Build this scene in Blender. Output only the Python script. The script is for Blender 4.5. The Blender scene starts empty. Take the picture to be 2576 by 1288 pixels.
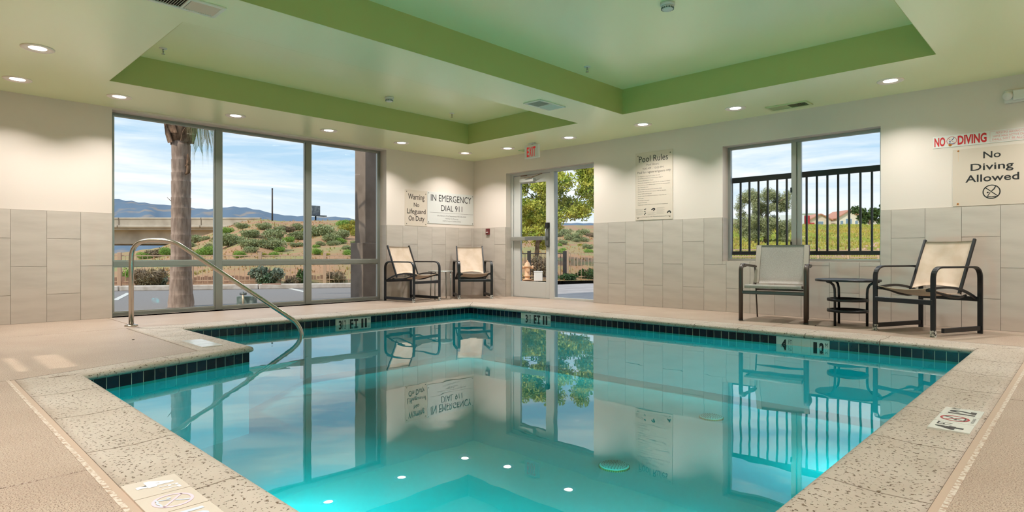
import bpy, bmesh, math, random
import numpy as np
from mathutils import Vector, Matrix
random.seed(7); rng = np.random.default_rng(11)
S = bpy.context.scene
COL = S.collection
PI = math.pi

# ------------------------------------------------------------------ camera
CX, CY, CZ = 8.249, -7.511, 0.740
YAW = math.radians(44.045)
cam = bpy.data.objects.new('camera', bpy.data.cameras.new('camera'))
COL.objects.link(cam)
cam.location = (CX, CY, CZ); cam.rotation_euler = (PI/2, 0, YAW)
cam.data.sensor_width = 36.0; cam.data.lens = 36.0*1510.1/2576
cam.data.shift_y = (644-640.46)/2576*-1
cam.data.clip_start = 0.05; cam.data.clip_end = 6000
S.camera = cam
DX, DY = -math.sin(YAW), math.cos(YAW)      # bearing of the building diagonal
RX, RY = math.cos(YAW), math.sin(YAW)

# ------------------------------------------------------------------ look
S.view_settings.view_transform = 'Standard'; S.view_settings.look = 'None'
S.view_settings.gamma = 1.0; S.view_settings.use_curve_mapping = False
S.view_settings.exposure = 0.38
try:
    S.cycles.use_denoising = True
    S.cycles.max_bounces = 10; S.cycles.diffuse_bounces = 5; S.cycles.glossy_bounces = 4
    S.cycles.transparent_max_bounces = 24; S.cycles.transmission_bounces = 4
    S.cycles.sample_clamp_indirect = 6.0
    S.cycles.caustics_reflective = False; S.cycles.caustics_refractive = False
except Exception: pass

LAMP_EMIT = 9.0
LAMP_WATTS = 12.0
ADDED_POOL_WATTS = 8.5
SUN_STRENGTH = 2.3
SKY_STRENGTH = 0.93

def lin(h):
    h = h.lstrip('#'); o = []
    for i in (0, 2, 4):
        c = int(h[i:i+2], 16)/255
        o.append(c/12.92 if c <= 0.04045 else ((c+0.055)/1.055)**2.4)
    return (*o, 1.0)

# ------------------------------------------------------------------ sky
w = bpy.data.worlds.new('sky'); S.world = w; w.use_nodes = True
nt = w.node_tree; nt.nodes.clear(); N = nt.nodes.new; L = nt.links.new
out = N('ShaderNodeOutputWorld'); bg = N('ShaderNodeBackground'); L(bg.outputs[0], out.inputs[0])
tc = N('ShaderNodeTexCoord'); sep = N('ShaderNodeSeparateXYZ'); L(tc.outputs['Generated'], sep.inputs[0])
ramp = N('ShaderNodeValToRGB'); L(sep.outputs['Z'], ramp.inputs[0])
e = ramp.color_ramp.elements
e[0].position = 0.0; e[0].color = lin('#e6ebee'); e[1].position = 1.0; e[1].color = lin('#5f9bd6')
for p, c in ((0.06, '#dbe7ef'), (0.14, '#b3d2ea'), (0.30, '#93c1e6')):
    q = e.new(p); q.color = lin(c)
mp = N('ShaderNodeMapping'); mp.inputs['Scale'].default_value = (1.6, 1.6, 14.0); mp.inputs['Rotation'].default_value = (0.05, 0.03, 0.4)
L(tc.outputs['Generated'], mp.inputs[0])
nz = N('ShaderNodeTexNoise'); nz.inputs['Scale'].default_value = 1.5; nz.inputs['Detail'].default_value = 9; nz.inputs['Roughness'].default_value = 0.62
nz.inputs['Distortion'].default_value = 0.5
L(mp.outputs[0], nz.inputs['Vector'])
cr = N('ShaderNodeValToRGB'); L(nz.outputs[0], cr.inputs[0])
cr.color_ramp.elements[0].position = 0.40; cr.color_ramp.elements[0].color = (0, 0, 0, 1)
cr.color_ramp.elements[1].position = 0.62; cr.color_ramp.elements[1].color = (1, 1, 1, 1)
mx = N('ShaderNodeMix'); mx.data_type = 'RGBA'; L(cr.outputs[0], mx.inputs['Factor']); L(ramp.outputs[0], mx.inputs[6]); mx.inputs[7].default_value = lin('#f4f6f8')
L(mx.outputs[2], bg.inputs[0]); bg.inputs[1].default_value = SKY_STRENGTH

sun = bpy.data.objects.new('sun', bpy.data.lights.new('sun', 'SUN')); COL.objects.link(sun)
sun.data.energy = SUN_STRENGTH; sun.data.angle = 0.012; sun.data.color = (1.0, 0.93, 0.82)
sun.rotation_euler = Vector((0.10, 1.0, -0.95)).to_track_quat('-Z', 'Y').to_euler()

# ------------------------------------------------------------------ materials
MATS = {}
def M(name, color, rough=0.5, metal=0.0, spec=0.5, noise=None, bump=None, rnd=0.0, alpha=None, emit=None, coord='Object', ior=None, coat=0):
    """noise=(scale, colour2, lo, hi[, stretch]); bump=(scale, strength[, distance])"""
    if name in MATS: return MATS[name]
    m = bpy.data.materials.new(name); m.use_nodes = True; t = m.node_tree
    b = t.nodes['Principled BSDF']
    c = lin(color) if isinstance(color, str) else (*color, 1.0)
    b.inputs['Base Color'].default_value = c; b.inputs['Roughness'].default_value = rough
    b.inputs['Metallic'].default_value = metal; b.inputs['Specular IOR Level'].default_value = spec
    if ior: b.inputs['IOR'].default_value = ior
    if coat: b.inputs['Coat Weight'].default_value = coat; b.inputs['Coat Roughness'].default_value = 0.1
    src = None
    tcn = t.nodes.new('ShaderNodeTexCoord')
    if noise:
        n = t.nodes.new('ShaderNodeTexNoise'); n.inputs['Scale'].default_value = noise[0]; n.inputs['Detail'].default_value = 6
        if len(noise) > 4:
            mpn = t.nodes.new('ShaderNodeMapping'); mpn.inputs['Scale'].default_value = noise[4]
            if len(noise) > 5: mpn.inputs['Rotation'].default_value = noise[5]
            t.links.new(tcn.outputs[coord], mpn.inputs[0]); t.links.new(mpn.outputs[0], n.inputs['Vector'])
        else: t.links.new(tcn.outputs[coord], n.inputs['Vector'])
        r = t.nodes.new('ShaderNodeValToRGB'); r.color_ramp.elements[0].position = noise[2]; r.color_ramp.elements[1].position = noise[3]
        r.color_ramp.elements[0].color = c; r.color_ramp.elements[1].color = lin(noise[1])
        t.links.new(n.outputs[0], r.inputs[0]); src = r.outputs[0]
    if rnd:
        oi = t.nodes.new('ShaderNodeObjectInfo'); hs = t.nodes.new('ShaderNodeHueSaturation')
        mr = t.nodes.new('ShaderNodeMapRange'); mr.inputs['To Min'].default_value = 1-rnd; mr.inputs['To Max'].default_value = 1+rnd
        t.links.new(oi.outputs['Random'], mr.inputs[0]); t.links.new(mr.outputs[0], hs.inputs['Value'])
        if src: t.links.new(src, hs.inputs['Color'])
        else: hs.inputs['Color'].default_value = c
        src = hs.outputs[0]
    if src: t.links.new(src, b.inputs['Base Color'])
    if bump:
        n = t.nodes.new('ShaderNodeTexNoise'); n.inputs['Scale'].default_value = bump[0]; n.inputs['Detail'].default_value = 4
        t.links.new(tcn.outputs[coord], n.inputs['Vector'])
        bp = t.nodes.new('ShaderNodeBump'); bp.inputs['Strength'].default_value = bump[1]; bp.inputs['Distance'].default_value = bump[2] if len(bump) > 2 else 0.01
        t.links.new(n.outputs[0], bp.inputs['Height']); t.links.new(bp.outputs[0], b.inputs['Normal'])
    if emit: b.inputs['Emission Color'].default_value = (*emit[0], 1); b.inputs['Emission Strength'].default_value = emit[1]
    MATS[name] = m; return m

def mix_mat(name, tint, ior, rough=0.0, bump=None, gain=1.0):
    """thin transparent sheet with a Fresnel reflection"""
    m = bpy.data.materials.new(name); m.use_nodes = True; t = m.node_tree; t.nodes.clear()
    o = t.nodes.new('ShaderNodeOutputMaterial'); mxs = t.nodes.new('ShaderNodeMixShader')
    tr = t.nodes.new('ShaderNodeBsdfTransparent'); tr.inputs[0].default_value = (*tint, 1)
    gl = t.nodes.new('ShaderNodeBsdfGlossy'); gl.inputs['Roughness'].default_value = rough
    fr = t.nodes.new('ShaderNodeFresnel'); fr.inputs[0].default_value = ior
    ga = t.nodes.new('ShaderNodeMath'); ga.operation = 'MULTIPLY'; ga.use_clamp = True; ga.inputs[1].default_value = gain; t.links.new(fr.outputs[0], ga.inputs[0]); t.links.new(ga.outputs[0], mxs.inputs[0]); t.links.new(tr.outputs[0], mxs.inputs[1]); t.links.new(gl.outputs[0], mxs.inputs[2])
    t.links.new(mxs.outputs[0], o.inputs[0])
    if bump:
        tcn = t.nodes.new('ShaderNodeTexCoord'); n = t.nodes.new('ShaderNodeTexNoise'); n.inputs['Scale'].default_value = bump[0]; n.inputs['Detail'].default_value = 2
        t.links.new(tcn.outputs['Object'], n.inputs['Vector'])
        bp = t.nodes.new('ShaderNodeBump'); bp.inputs['Strength'].default_value = bump[1]; bp.inputs['Distance'].default_value = bump[2]
        t.links.new(n.outputs[0], bp.inputs['Height']); t.links.new(bp.outputs[0], gl.inputs['Normal']); t.links.new(bp.outputs[0], fr.inputs['Normal'])
    MATS[name] = m; return m

def speckle_mat(name, base, second, pit, vscale, lo, hi, rough, bump, spec=0.4):
    """stone or exposed aggregate: broad mottling plus small pits"""
    m = bpy.data.materials.new(name); m.use_nodes = True; t = m.node_tree; b = t.nodes['Principled BSDF']
    tcn = t.nodes.new('ShaderNodeTexCoord')
    n1 = t.nodes.new('ShaderNodeTexNoise'); n1.inputs['Scale'].default_value = 2.5; n1.inputs['Detail'].default_value = 8
    n2 = t.nodes.new('ShaderNodeTexNoise'); n2.inputs['Scale'].default_value = vscale; n2.inputs['Detail'].default_value = 3; n2.inputs['Roughness'].default_value = 0.6
    for n in (n1, n2): t.links.new(tcn.outputs['Object'], n.inputs['Vector'])
    r1 = t.nodes.new('ShaderNodeValToRGB'); r1.color_ramp.elements[0].position = .35; r1.color_ramp.elements[1].position = .68
    r1.color_ramp.elements[0].color = lin(base); r1.color_ramp.elements[1].color = lin(second); t.links.new(n1.outputs[0], r1.inputs[0])
    r2 = t.nodes.new('ShaderNodeValToRGB'); r2.color_ramp.elements[0].position = lo; r2.color_ramp.elements[1].position = hi
    r2.color_ramp.elements[0].color = (0, 0, 0, 1); r2.color_ramp.elements[1].color = (1, 1, 1, 1); t.links.new(n2.outputs[0], r2.inputs[0])
    x = t.nodes.new('ShaderNodeMix'); x.data_type = 'RGBA'; x.inputs[7].default_value = lin(pit)
    t.links.new(r2.outputs[0], x.inputs['Factor']); t.links.new(r1.outputs[0], x.inputs[6]); t.links.new(x.outputs[2], b.inputs['Base Color'])
    bp = t.nodes.new('ShaderNodeBump'); bp.inputs['Strength'].default_value = bump; bp.inputs['Distance'].default_value = 0.004; bp.invert = True
    t.links.new(r2.outputs[0], bp.inputs['Height']); t.links.new(bp.outputs[0], b.inputs['Normal'])
    b.inputs['Roughness'].default_value = rough; b.inputs['Specular IOR Level'].default_value = spec
    MATS[name] = m; return m

# ------------------------------------------------------------------ mesh builder
class MB:
    def __init__(s): s.v = []; s.f = []; s.sm = []
    def add(s, vs, fs, sm=False):
        o = len(s.v); s.v += [tuple(p) for p in vs]; s.f += [tuple(i+o for i in f) for f in fs]; s.sm += [sm]*len(fs); return s
    def box(s, x0, x1, y0, y1, z0, z1):
        return s.add([(x0,y0,z0),(x1,y0,z0),(x1,y1,z0),(x0,y1,z0),(x0,y0,z1),(x1,y0,z1),(x1,y1,z1),(x0,y1,z1)],
                     [(0,3,2,1),(4,5,6,7),(0,1,5,4),(1,2,6,5),(2,3,7,6),(3,0,4,7)])
    def obox(s, c, ex, ey, ez):
        c, ex, ey, ez = map(Vector, (c, ex, ey, ez)); vs = []
        for k in (-1, 1):
            for a, b_ in ((-1,-1),(1,-1),(1,1),(-1,1)): vs.append(c+ex*a+ey*b_+ez*k)
        return s.add(vs, [(0,3,2,1),(4,5,6,7),(0,1,5,4),(1,2,6,5),(2,3,7,6),(3,0,4,7)])
    def prism(s, poly, z0, z1):
        n = len(poly); vs = [(x,y,z0) for x,y in poly]+[(x,y,z1) for x,y in poly]
        return s.add(vs, [tuple(range(n))[::-1], tuple(range(n,2*n))]+[(i,(i+1)%n,n+(i+1)%n,n+i) for i in range(n)])
    def tube(s, path, r, n=10, cap=True):
        path = [Vector(p) for p in path]; rs = r if isinstance(r, (list, tuple)) else [r]*len(path)
        vs = []; up = None
        for i, p in enumerate(path):
            a = path[max(0,i-1)]; b = path[min(len(path)-1,i+1)]; d = (b-a).normalized()
            if up is None: up = d.orthogonal().normalized()
            else:
                up = up-d*up.dot(d); up = up.normalized() if up.length > 1e-6 else d.orthogonal().normalized()
            q = d.cross(up)
            for k in range(n):
                t = 2*PI*k/n; vs.append(p+(up*math.cos(t)+q*math.sin(t))*rs[i])
        fs = []
        for i in range(len(path)-1):
            for k in range(n): fs.append((i*n+k, i*n+(k+1)%n, (i+1)*n+(k+1)%n, (i+1)*n+k))
        s.add(vs, fs, True)
        if cap:
            o = len(s.v)-len(vs); s.f += [tuple(o+k for k in range(n))[::-1], tuple(o+(len(path)-1)*n+k for k in range(n))]; s.sm += [False]*2
        return s
    def lathe(s, prof, c=(0,0,0), n=24, sm=True):
        vs = []
        for r, z in prof:
            for k in range(n):
                t = 2*PI*k/n; vs.append((c[0]+r*math.cos(t), c[1]+r*math.sin(t), c[2]+z))
        fs = [(i*n+k, i*n+(k+1)%n, (i+1)*n+(k+1)%n, (i+1)*n+k) for i in range(len(prof)-1) for k in range(n)]
        s.add(vs, fs, sm); o = len(s.v)-len(vs)
        if prof[0][0] > 1e-5: s.f.append(tuple(o+k for k in range(n))[::-1]); s.sm.append(False)
        if prof[-1][0] > 1e-5: s.f.append(tuple(o+(len(prof)-1)*n+k for k in range(n))); s.sm.append(False)
        return s
    def bar(s, path, side, hw, ht):
        """flat bar swept along path; side = constant width axis"""
        path = [Vector(p) for p in path]; side = Vector(side).normalized(); vs = []
        for i, p in enumerate(path):
            a = path[max(0,i-1)]; b = path[min(len(path)-1,i+1)]; d = (b-a).normalized(); q = d.cross(side).normalized()
            vs += [p+side*hw+q*ht, p-side*hw+q*ht, p-side*hw-q*ht, p+side*hw-q*ht]
        fs = [(i*4+k, i*4+(k+1)%4, i*4+4+(k+1)%4, i*4+4+k) for i in range(len(path)-1) for k in range(4)]
        m = len(path)*4; return s.add(vs, fs+[(3,2,1,0),(m-4,m-3,m-2,m-1)])
    def sheet(s, grid, th):
        """grid of points [rows][cols] -> cloth of thickness th (offset along mean normal)"""
        R = len(grid); Cn = len(grid[0]); g = [[Vector(p) for p in row] for row in grid]
        nrm = []
        for i in range(R):
            for j in range(Cn):
                a = g[min(i+1,R-1)][j]-g[max(i-1,0)][j]; b = g[i][min(j+1,Cn-1)]-g[i][max(j-1,0)]
                nrm.append(a.cross(b).normalized()*th/2)
        vs = [g[i][j]+nrm[i*Cn+j] for i in range(R) for j in range(Cn)]+[g[i][j]-nrm[i*Cn+j] for i in range(R) for j in range(Cn)]
        o = R*Cn; fs = []
        for i in range(R-1):
            for j in range(Cn-1):
                q = (i*Cn+j, i*Cn+j+1, (i+1)*Cn+j+1, (i+1)*Cn+j); fs += [q[::-1], tuple(x+o for x in q)]
        s.add(vs, fs, True); b0 = len(s.v)-len(vs)
        edge = [i*Cn for i in range(R)]+[(R-1)*Cn+j for j in range(1,Cn)]+[i*Cn+Cn-1 for i in range(R-2,-1,-1)]+[j for j in range(Cn-2,0,-1)]
        for k in range(len(edge)):
            a, b = edge[k], edge[(k+1)%len(edge)]; s.f.append((b0+a, b0+b, b0+b+o, b0+a+o)); s.sm.append(False)
        return s
    def mesh(s, name):
        me = bpy.data.meshes.new(name); me.from_pydata(s.v, [], s.f)
        me.polygons.foreach_set('use_smooth', s.sm); me.update(); return me

def obj(name, mb, mat, parent=None, loc=None, bevel=0, kind=None, label=None, segs=2):
    me = mb.mesh(name) if isinstance(mb, MB) else mb
    o = bpy.data.objects.new(name, me); COL.objects.link(o)
    if mat and not me.materials: me.materials.append(mat)
    if parent: o.parent = parent
    if loc: o.location = loc
    if bevel:
        b = o.modifiers.new('bevel', 'BEVEL'); b.width = bevel; b.segments = segs; b.limit_method = 'ANGLE'; b.angle_limit = 0.6
    if kind: o['kind'] = kind
    if label: o['label'] = label
    return o
def thing(name, label, cat, loc=(0,0,0), rz=0, group=None, kind=None):
    o = bpy.data.objects.new(name, None); COL.objects.link(o); o.location = loc; o.rotation_euler = (0,0,rz); o.empty_display_size = .1
    return tag(o, label, cat, group, kind)
def tag(o, label, cat, group=None, kind=None):
    o['label'] = label; o['category'] = cat
    if group: o['group'] = group
    if kind: o['kind'] = kind
    return o
def struct(name, mb, mat, label, cat):
    return tag(obj(name, mb, mat), label, cat, None, 'structure')

TEXTS = []
def text(body, parent, origin, ex, ey, x0, x1, y0, y1, mat, bold=0.0, name='lettering', lift=0.0008):
    """lettering fitted to the box x0..x1, y0..y1 of a plane (origin, ex, ey); built in one pass at the end"""
    TEXTS.append((body, parent, Vector(origin), Vector(ex), Vector(ey), x0, x1, y0, y1, mat, bold, name, lift))
def flush_texts():
    fo = []
    for tx in TEXTS:
        cu = bpy.data.curves.new('t', 'FONT'); cu.body = tx[0]; cu.size = 1.0; cu.resolution_u = 3; cu.offset = tx[10]
        o = bpy.data.objects.new('t', cu); COL.objects.link(o); fo.append(o)
    bpy.context.view_layer.update(); dg = bpy.context.evaluated_depsgraph_get()
    for o, tx in zip(fo, TEXTS):
        body, par, O, ex, ey, x0, x1, y0, y1, mat, bold, name, lift = tx
        src = bpy.data.meshes.new_from_object(o.evaluated_get(dg)); n = ex.cross(ey)
        P = [v.co.copy() for v in src.vertices]
        if not P: continue
        ax, bx = min(p.x for p in P), max(p.x for p in P); ay, by = min(p.y for p in P), max(p.y for p in P)
        sx = (x1-x0)/max(bx-ax, 1e-6); sy = (y1-y0)/max(by-ay, 1e-6)
        for v, p in zip(src.vertices, P): v.co = O+ex*(x0+(p.x-ax)*sx)+ey*(y0+(p.y-ay)*sy)+n*lift
        src.materials.clear(); src.materials.append(mat); src.name = name
        q = bpy.data.objects.new(name, src); COL.objects.link(q)
        if par: q.parent = par
    for o in fo:
        cu = o.data; bpy.data.objects.remove(o); bpy.data.curves.remove(cu)

# ------------------------------------------------------------------ palette
H = 2.465; HT = 2.772
wall_m = M('painted_plaster', '#d8cbc0', .55, spec=.35, bump=(260, .25, .002))
tile_m = M('wall_tile', '#c1b6ab', .32, spec=.5, noise=(2.2, '#b3a89d', .42, .75, (1, 1, 5), (.5, .6, .3)), rnd=.035)
grout_m = M('tile_grout', '#8d8173', .8)
ceil_m = M('ceiling_green_with_sheen', '#eaf0c0', .26, spec=.6, ior=2.0, bump=(220, .22, .002))  # flats coloured paler than the green paint to carry window sheen
alu_m = M('anodised_aluminium', '#a9aaa4', .35, metal=.75)
alu_dark = M('window_aluminium', '#8f9088', .4, metal=.55)
white_m = M('white_plastic', '#d6d3cc', .4)
offwhite_m = M('painted_steel_door', '#c4c2bd', .4)
black_m = M('black_powdercoat', '#15161a', .38, spec=.5)
wear_m = M('worn_bare_metal', '#c8c8c4', .5, noise=(60, '#1a1b1f', .52, .58))
brown_m = M('brown_powdercoat', '#4a3d34', .38)
sling_b = M('beige_sling', '#c9b5a2', .8, noise=(9, '#bda68f', .4, .7), bump=(900, .15, .001))
sling_g = M('grey_sling', '#a59e95', .7, noise=(300, '#938c84', .4, .6, (1, 1, .2)), bump=(700, .2, .001))
steel_m = M('brushed_stainless', '#b9b2a8', .22, metal=1.0)
ink_m = M('black_ink', '#1d1b1b', .6)
ink_soft = M('grey_ink', '#6f6863', .6)
red_m = M('red_ink', '#c81e24', .5)
redtext_m = M('pale_red_ink', '#d8827c', .6)
sign_m = M('beige_sign_panel', '#cfc0b0', .35)
signw_m = M('white_sign_panel', '#cfcdc8', .3)
glass_m = mix_mat('window_glass', (.98, .99, .985), 1.16)
water_m = mix_mat('pool_water', (.012, .88, .90), 1.75, 0.0, bump=(2.2, .05, .02), gain=1.25)
deck_m = speckle_mat('exposed_aggregate_deck', '#b4a18f', '#aa9583', '#7d6354', 210, .52, .60, .45, .45, .5)
cope_m = speckle_mat('travertine_coping', '#b8ac9f', '#aa9c8d', '#66533f', 75, .60, .65, .55, .9)
seal_m = M('joint_sealant', '#b29b88', .7)
dirt_m = M('joint_dirt', '#7d6650', .9)
plaster_m = M('pool_plaster', '#e8f2f8', .7)
pooltile = M('glazed_pool_tile', '#03070f', .15, spec=.35, noise=(1.1, '#062030', .40, .62, (3.1, 3.1, 3.1)), rnd=.55, coord='Object')
marker_m = M('white_marker_tile', '#d2d3cc', .25)
label_m = M('cream_marker_tile', '#c9bcad', .3)

# ================================================================== structure
XR, YB = 9.45, -8.80
# --- walls as boxes around their openings
def wall_boxes(mb, axis, a0, a1, z0, z1, t0, t1, holes):
    """axis 'x': wall runs along x at y t0..t1; 'y': runs along y at x t0..t1. holes = (a0,a1,z0,z1) sorted"""
    def bx(p, q, r, s_):
        if q-p < 1e-4 or s_-r < 1e-4: return
        if axis == 'x': mb.box(p, q, t0, t1, r, s_)
        else: mb.box(t0, t1, p, q, r, s_)
    cur = a0
    for (p, q, r, s_) in sorted(holes):
        bx(cur, p, z0, z1); bx(p, q, z0, r); bx(p, q, s_, z1); cur = q
    bx(cur, a1, z0, z1)
DOOR = (0.838, 2.735, -0.12, 2.165)
WIN2 = (4.793, 6.585, 0.655, 2.145)
WIN1 = (-5.715, -1.918, 0.0, 2.44)
m = MB(); wall_boxes(m, 'x', -0.28, XR+.1, -0.5, 3.0, 0.0, 0.26, [DOOR, WIN2])
wall_right = struct('wall_right', m, wall_m, 'beige plastered wall with tiled lower half holding the door and slider window', 'wall')
m = MB(); wall_boxes(m, 'y', YB-.04, 0.0, -0.5, 3.0, -0.28, 0.0, [WIN1])
wall_left = struct('wall_left', m, wall_m, 'beige plastered wall with the large three-bay glass front', 'wall')
m = MB(); wall_boxes(m, 'x', -0.28, XR+.1, -0.5, 3.0, YB-.04, YB, [(2.50, 3.20, 1.75, 2.08)]); m.box(2.5, 3.2, YB-.03, YB-.01, 1.83, 1.91)
struct('wall_back', m, wall_m, 'plain plastered wall behind the viewer with a small high window', 'wall')
m = MB(); m.box(XR, XR+.1, YB-.04, 0.0, -.5, 3.0)
struct('wall_side', m, wall_m, 'plain plastered wall to the right of the viewer', 'wall')

# --- wall tiles, running bond in columns
TW, TH, ZT = 0.3065, 0.611, 1.222
def cut(rect, hole):
    x0, x1, z0, z1 = rect; a, b, c, d = hole
    if b <= x0 or a >= x1 or d <= z0 or c >= z1: return [rect]
    o = []
    if x0 < a: o.append((x0, a, z0, z1))
    if b < x1: o.append((b, x1, z0, z1))
    m0, m1 = max(x0, a), min(x1, b)
    if z0 < c: o.append((m0, m1, z0, c))
    if d < z1: o.append((m0, m1, d, z1))
    return o
TILE_MESH = {}
def tile_at(parent, plane, a0, a1, z0, z1):
    g = 0.0016; ww, hh = a1-a0-2*g, z1-z0-2*g
    if ww < .012 or hh < .012: return
    key = (plane, round(ww, 3), round(hh, 3))
    if key not in TILE_MESH:
        m = MB(); t = .009
        if plane == 'y': m.box(0, ww, -t, 0, 0, hh)
        else: m.box(0, t, 0, ww, 0, hh)
        TILE_MESH[key] = m.mesh('tile'); TILE_MESH[key].materials.append(tile_m)
    o = bpy.data.objects.new('tile', TILE_MESH[key]); COL.objects.link(o); o.parent = parent
    o.location = (a0+g, -.003, z0+g) if plane == 'y' else (.003, a0+g, z0+g)
def tile_wall(parent, plane, edges, first, holes):
    for i in range(len(edges)-1):
        a0, a1 = edges[i], edges[i+1]
        zs = [0, .611, 1.222] if (i+first) % 2 == 0 else [0, .3055, .9165, 1.222]
        for z0, z1 in zip(zs, zs[1:]):
            rects = [(a0, a1, z0, z1)]
            for h in holes: rects = [r2 for r_ in rects for r2 in cut(r_, h)]
            for r_ in rects: tile_at(parent, plane, *r_)
ed = [0.003]+[3.0078+TW*i for i in range(-9, 21)]; ed = [e_ for e_ in ed if e_ < XR]+[XR]
tile_wall(wall_right, 'y', ed, 1, [DOOR, WIN2])
edl = [-6.633-TW*i for i in range(7, 0, -1)]+[-6.633, -6.327, -6.0205, -5.715]
tile_wall(wall_left, 'x', edl, 1, [])
tile_wall(wall_left, 'x', [-1.918, -1.604, -1.298, -.991, -.685, -.3785, -.072, -.014], 0, [])
# grout bed behind the tiles
m = MB(); wall_boxes(m, 'x', 0.0, XR, 0, ZT+.001, -.0035, -.0002, [(DOOR[0], DOOR[1], 0, ZT+.001), (WIN2[0], WIN2[1], WIN2[2], ZT+.001)])
obj('grout_bed', m, grout_m, wall_right)
m = MB(); m.box(.0002, .0035, YB, -5.715, 0, ZT+.001); m.box(.0002, .0035, -1.918, 0, 0, ZT+.001); obj('grout_bed', m, grout_m, wall_left)
# tiled reveals of the openings
m = MB(); m.box(DOOR[0]-.0, DOOR[0]+.008, 0.0, .13, 0, ZT); obj('reveal_tile', m, tile_m, wall_right)
m = MB(); m.box(WIN2[0], WIN2[0]+.007, 0.0, .15, WIN2[2], ZT); obj('reveal_tile', m, tile_m, wall_right)
m = MB(); m.box(-.17, 0.0, -1.926, -1.918, 0, ZT); obj('reveal_tile', m, tile_m, wall_left)

# --- ceiling with two raised trays
TA = (1.230, 3.395, -6.010, -1.240); TB = (4.087, 7.283, -6.010, -1.252)
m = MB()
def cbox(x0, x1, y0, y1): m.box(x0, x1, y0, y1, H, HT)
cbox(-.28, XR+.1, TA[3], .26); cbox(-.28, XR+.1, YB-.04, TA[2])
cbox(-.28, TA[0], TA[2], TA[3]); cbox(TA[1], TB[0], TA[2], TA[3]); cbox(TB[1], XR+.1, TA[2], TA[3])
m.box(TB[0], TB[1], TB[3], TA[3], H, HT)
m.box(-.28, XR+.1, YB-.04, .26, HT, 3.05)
ceiling = struct('ceiling', m, ceil_m, 'green ceiling with two recessed trays, flats coloured pale as window sheen', 'ceiling')
side_m = M('tray_side_no_sheen', '#b0b56e', .42, spec=.5, bump=(220, .22, .002))  # the green paint without the sheen tone of the flats
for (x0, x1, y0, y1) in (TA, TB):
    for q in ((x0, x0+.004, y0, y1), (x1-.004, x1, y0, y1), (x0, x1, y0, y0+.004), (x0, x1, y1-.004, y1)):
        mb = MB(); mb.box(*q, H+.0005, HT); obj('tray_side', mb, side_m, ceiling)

# --- pool outline (faces of the waterline tile), deck and coping
POLY = [(1.64, -1.565), (7.61, -1.565), (7.61, -6.71), (3.757, -6.71), (3.372, -5.512), (1.64, -5.512)]
WID = [.40, .325, .325, .20, .39, .38]           # coping width of each edge
ZC, ZW = -0.045, -0.121
def offset_poly(poly, ds):
    """positive = outward; poly is clockwise seen from above"""
    n = len(poly); o = []
    for i in range(n):
        A, B, Cc = Vector(poly[i-1]), Vector(poly[i]), Vector(poly[(i+1) % n])
        d0 = (B-A).normalized(); d1 = (Cc-B).normalized()
        n0 = Vector((-d0.y, d0.x)); n1 = Vector((-d1.y, d1.x))       # left normal = outward for clockwise
        p0 = B+n0*ds[i-1]; p1 = B+n1*ds[i]
        den = d0.x*d1.y-d0.y*d1.x; t = ((p1.x-p0.x)*d1.y-(p1.y-p0.y)*d1.x)/den
        o.append(p0+d0*t)
    return o
NOSE = offset_poly(POLY, [-.03]*6)
OUT = offset_poly(NOSE, WID)
pool = thing('swimming_pool', 'indoor pool of clear teal water with stone coping and dark waterline tiles', 'pool', (0, 0, 0))
ZF = -0.70
m = MB(); n6 = len(POLY)
mm = MB()
mm.add([(x, y, ZF) for x, y in POLY], [tuple(range(n6))])
for i in range(n6):
    a, b = POLY[i], POLY[(i+1) % n6]
    mm.add([(a[0], a[1], ZF), (b[0], b[1], ZF), (b[0], b[1], ZC), (a[0], a[1], ZC)], [(0, 1, 2, 3)])
obj('basin', mm, plaster_m, pool)
wm = MB(); wm.add([(x, y, ZW) for x, y in POLY], [tuple(range(n6))[::-1]]); obj('water', wm, water_m, pool, kind='stuff')
# steps under the corner rail
m = MB(); m.prism([(1.64, -5.51), (2.9, -5.51), (1.64, -4.1)], ZF, -.45); obj('step', m, plaster_m, pool)

# coping stones
def cope_prof(w_):
    return [(.030, ZC), (.012, ZC+.003), (.002, -.034), (0, -.022), (.004, -.010), (.014, -.001), (.030, .0035), (.055, .004), (.095, .001), (w_*.55, -.004), (w_*.85, -.0015), (w_, 0), (w_, ZC)]
def stone(i, t0, t1):
    A, B = NOSE[i], NOSE[(i+1) % n6]; Ao, Bo = OUT[i], OUT[(i+1) % n6]; w_ = WID[i]
    d = (B-A).normalized(); nn = Vector((-d.y, d.x)); Ln = (B-A).length; g = .0032; vs = []
    for (o, z) in cope_prof(w_):
        if t0 <= 0: p = A+(Ao-A)*(o/w_)+d*g
        else: p = A+d*(t0+g)+nn*o
        if t1 >= Ln-1e-6: q = B+(Bo-B)*(o/w_)-d*g
        else: q = A+d*(t1-g)+nn*o
        vs += [(p.x, p.y, z), (q.x, q.y, z)]
    k = len(vs)//2; fs = [(2*j, 2*j+1, 2*((j+1) % k)+1, 2*((j+1) % k)) for j in range(k)]
    mb = MB(); mb.add(vs, fs, False); mb.add([vs[2*j] for j in range(k)], [tuple(range(k))[::-1]]); mb.add([vs[2*j+1] for j in range(k)], [tuple(range(k))])
    mb.sm[:k] = [True]*(k-2)+[False]*2
    obj('coping_stone', mb, cope_m, pool)
SPL = [[.72, 1.31, 2.08, 2.50, 3.54, 4.01, 4.65, 5.26], [.58, 1.22, 1.82, 2.48, 3.12, 3.77, 4.41], [.71, 1.37, 2.03, 2.69, 3.30], [.62], [.66, 1.15], [.64, 1.28, 1.92, 2.56, 3.20]]
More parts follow.
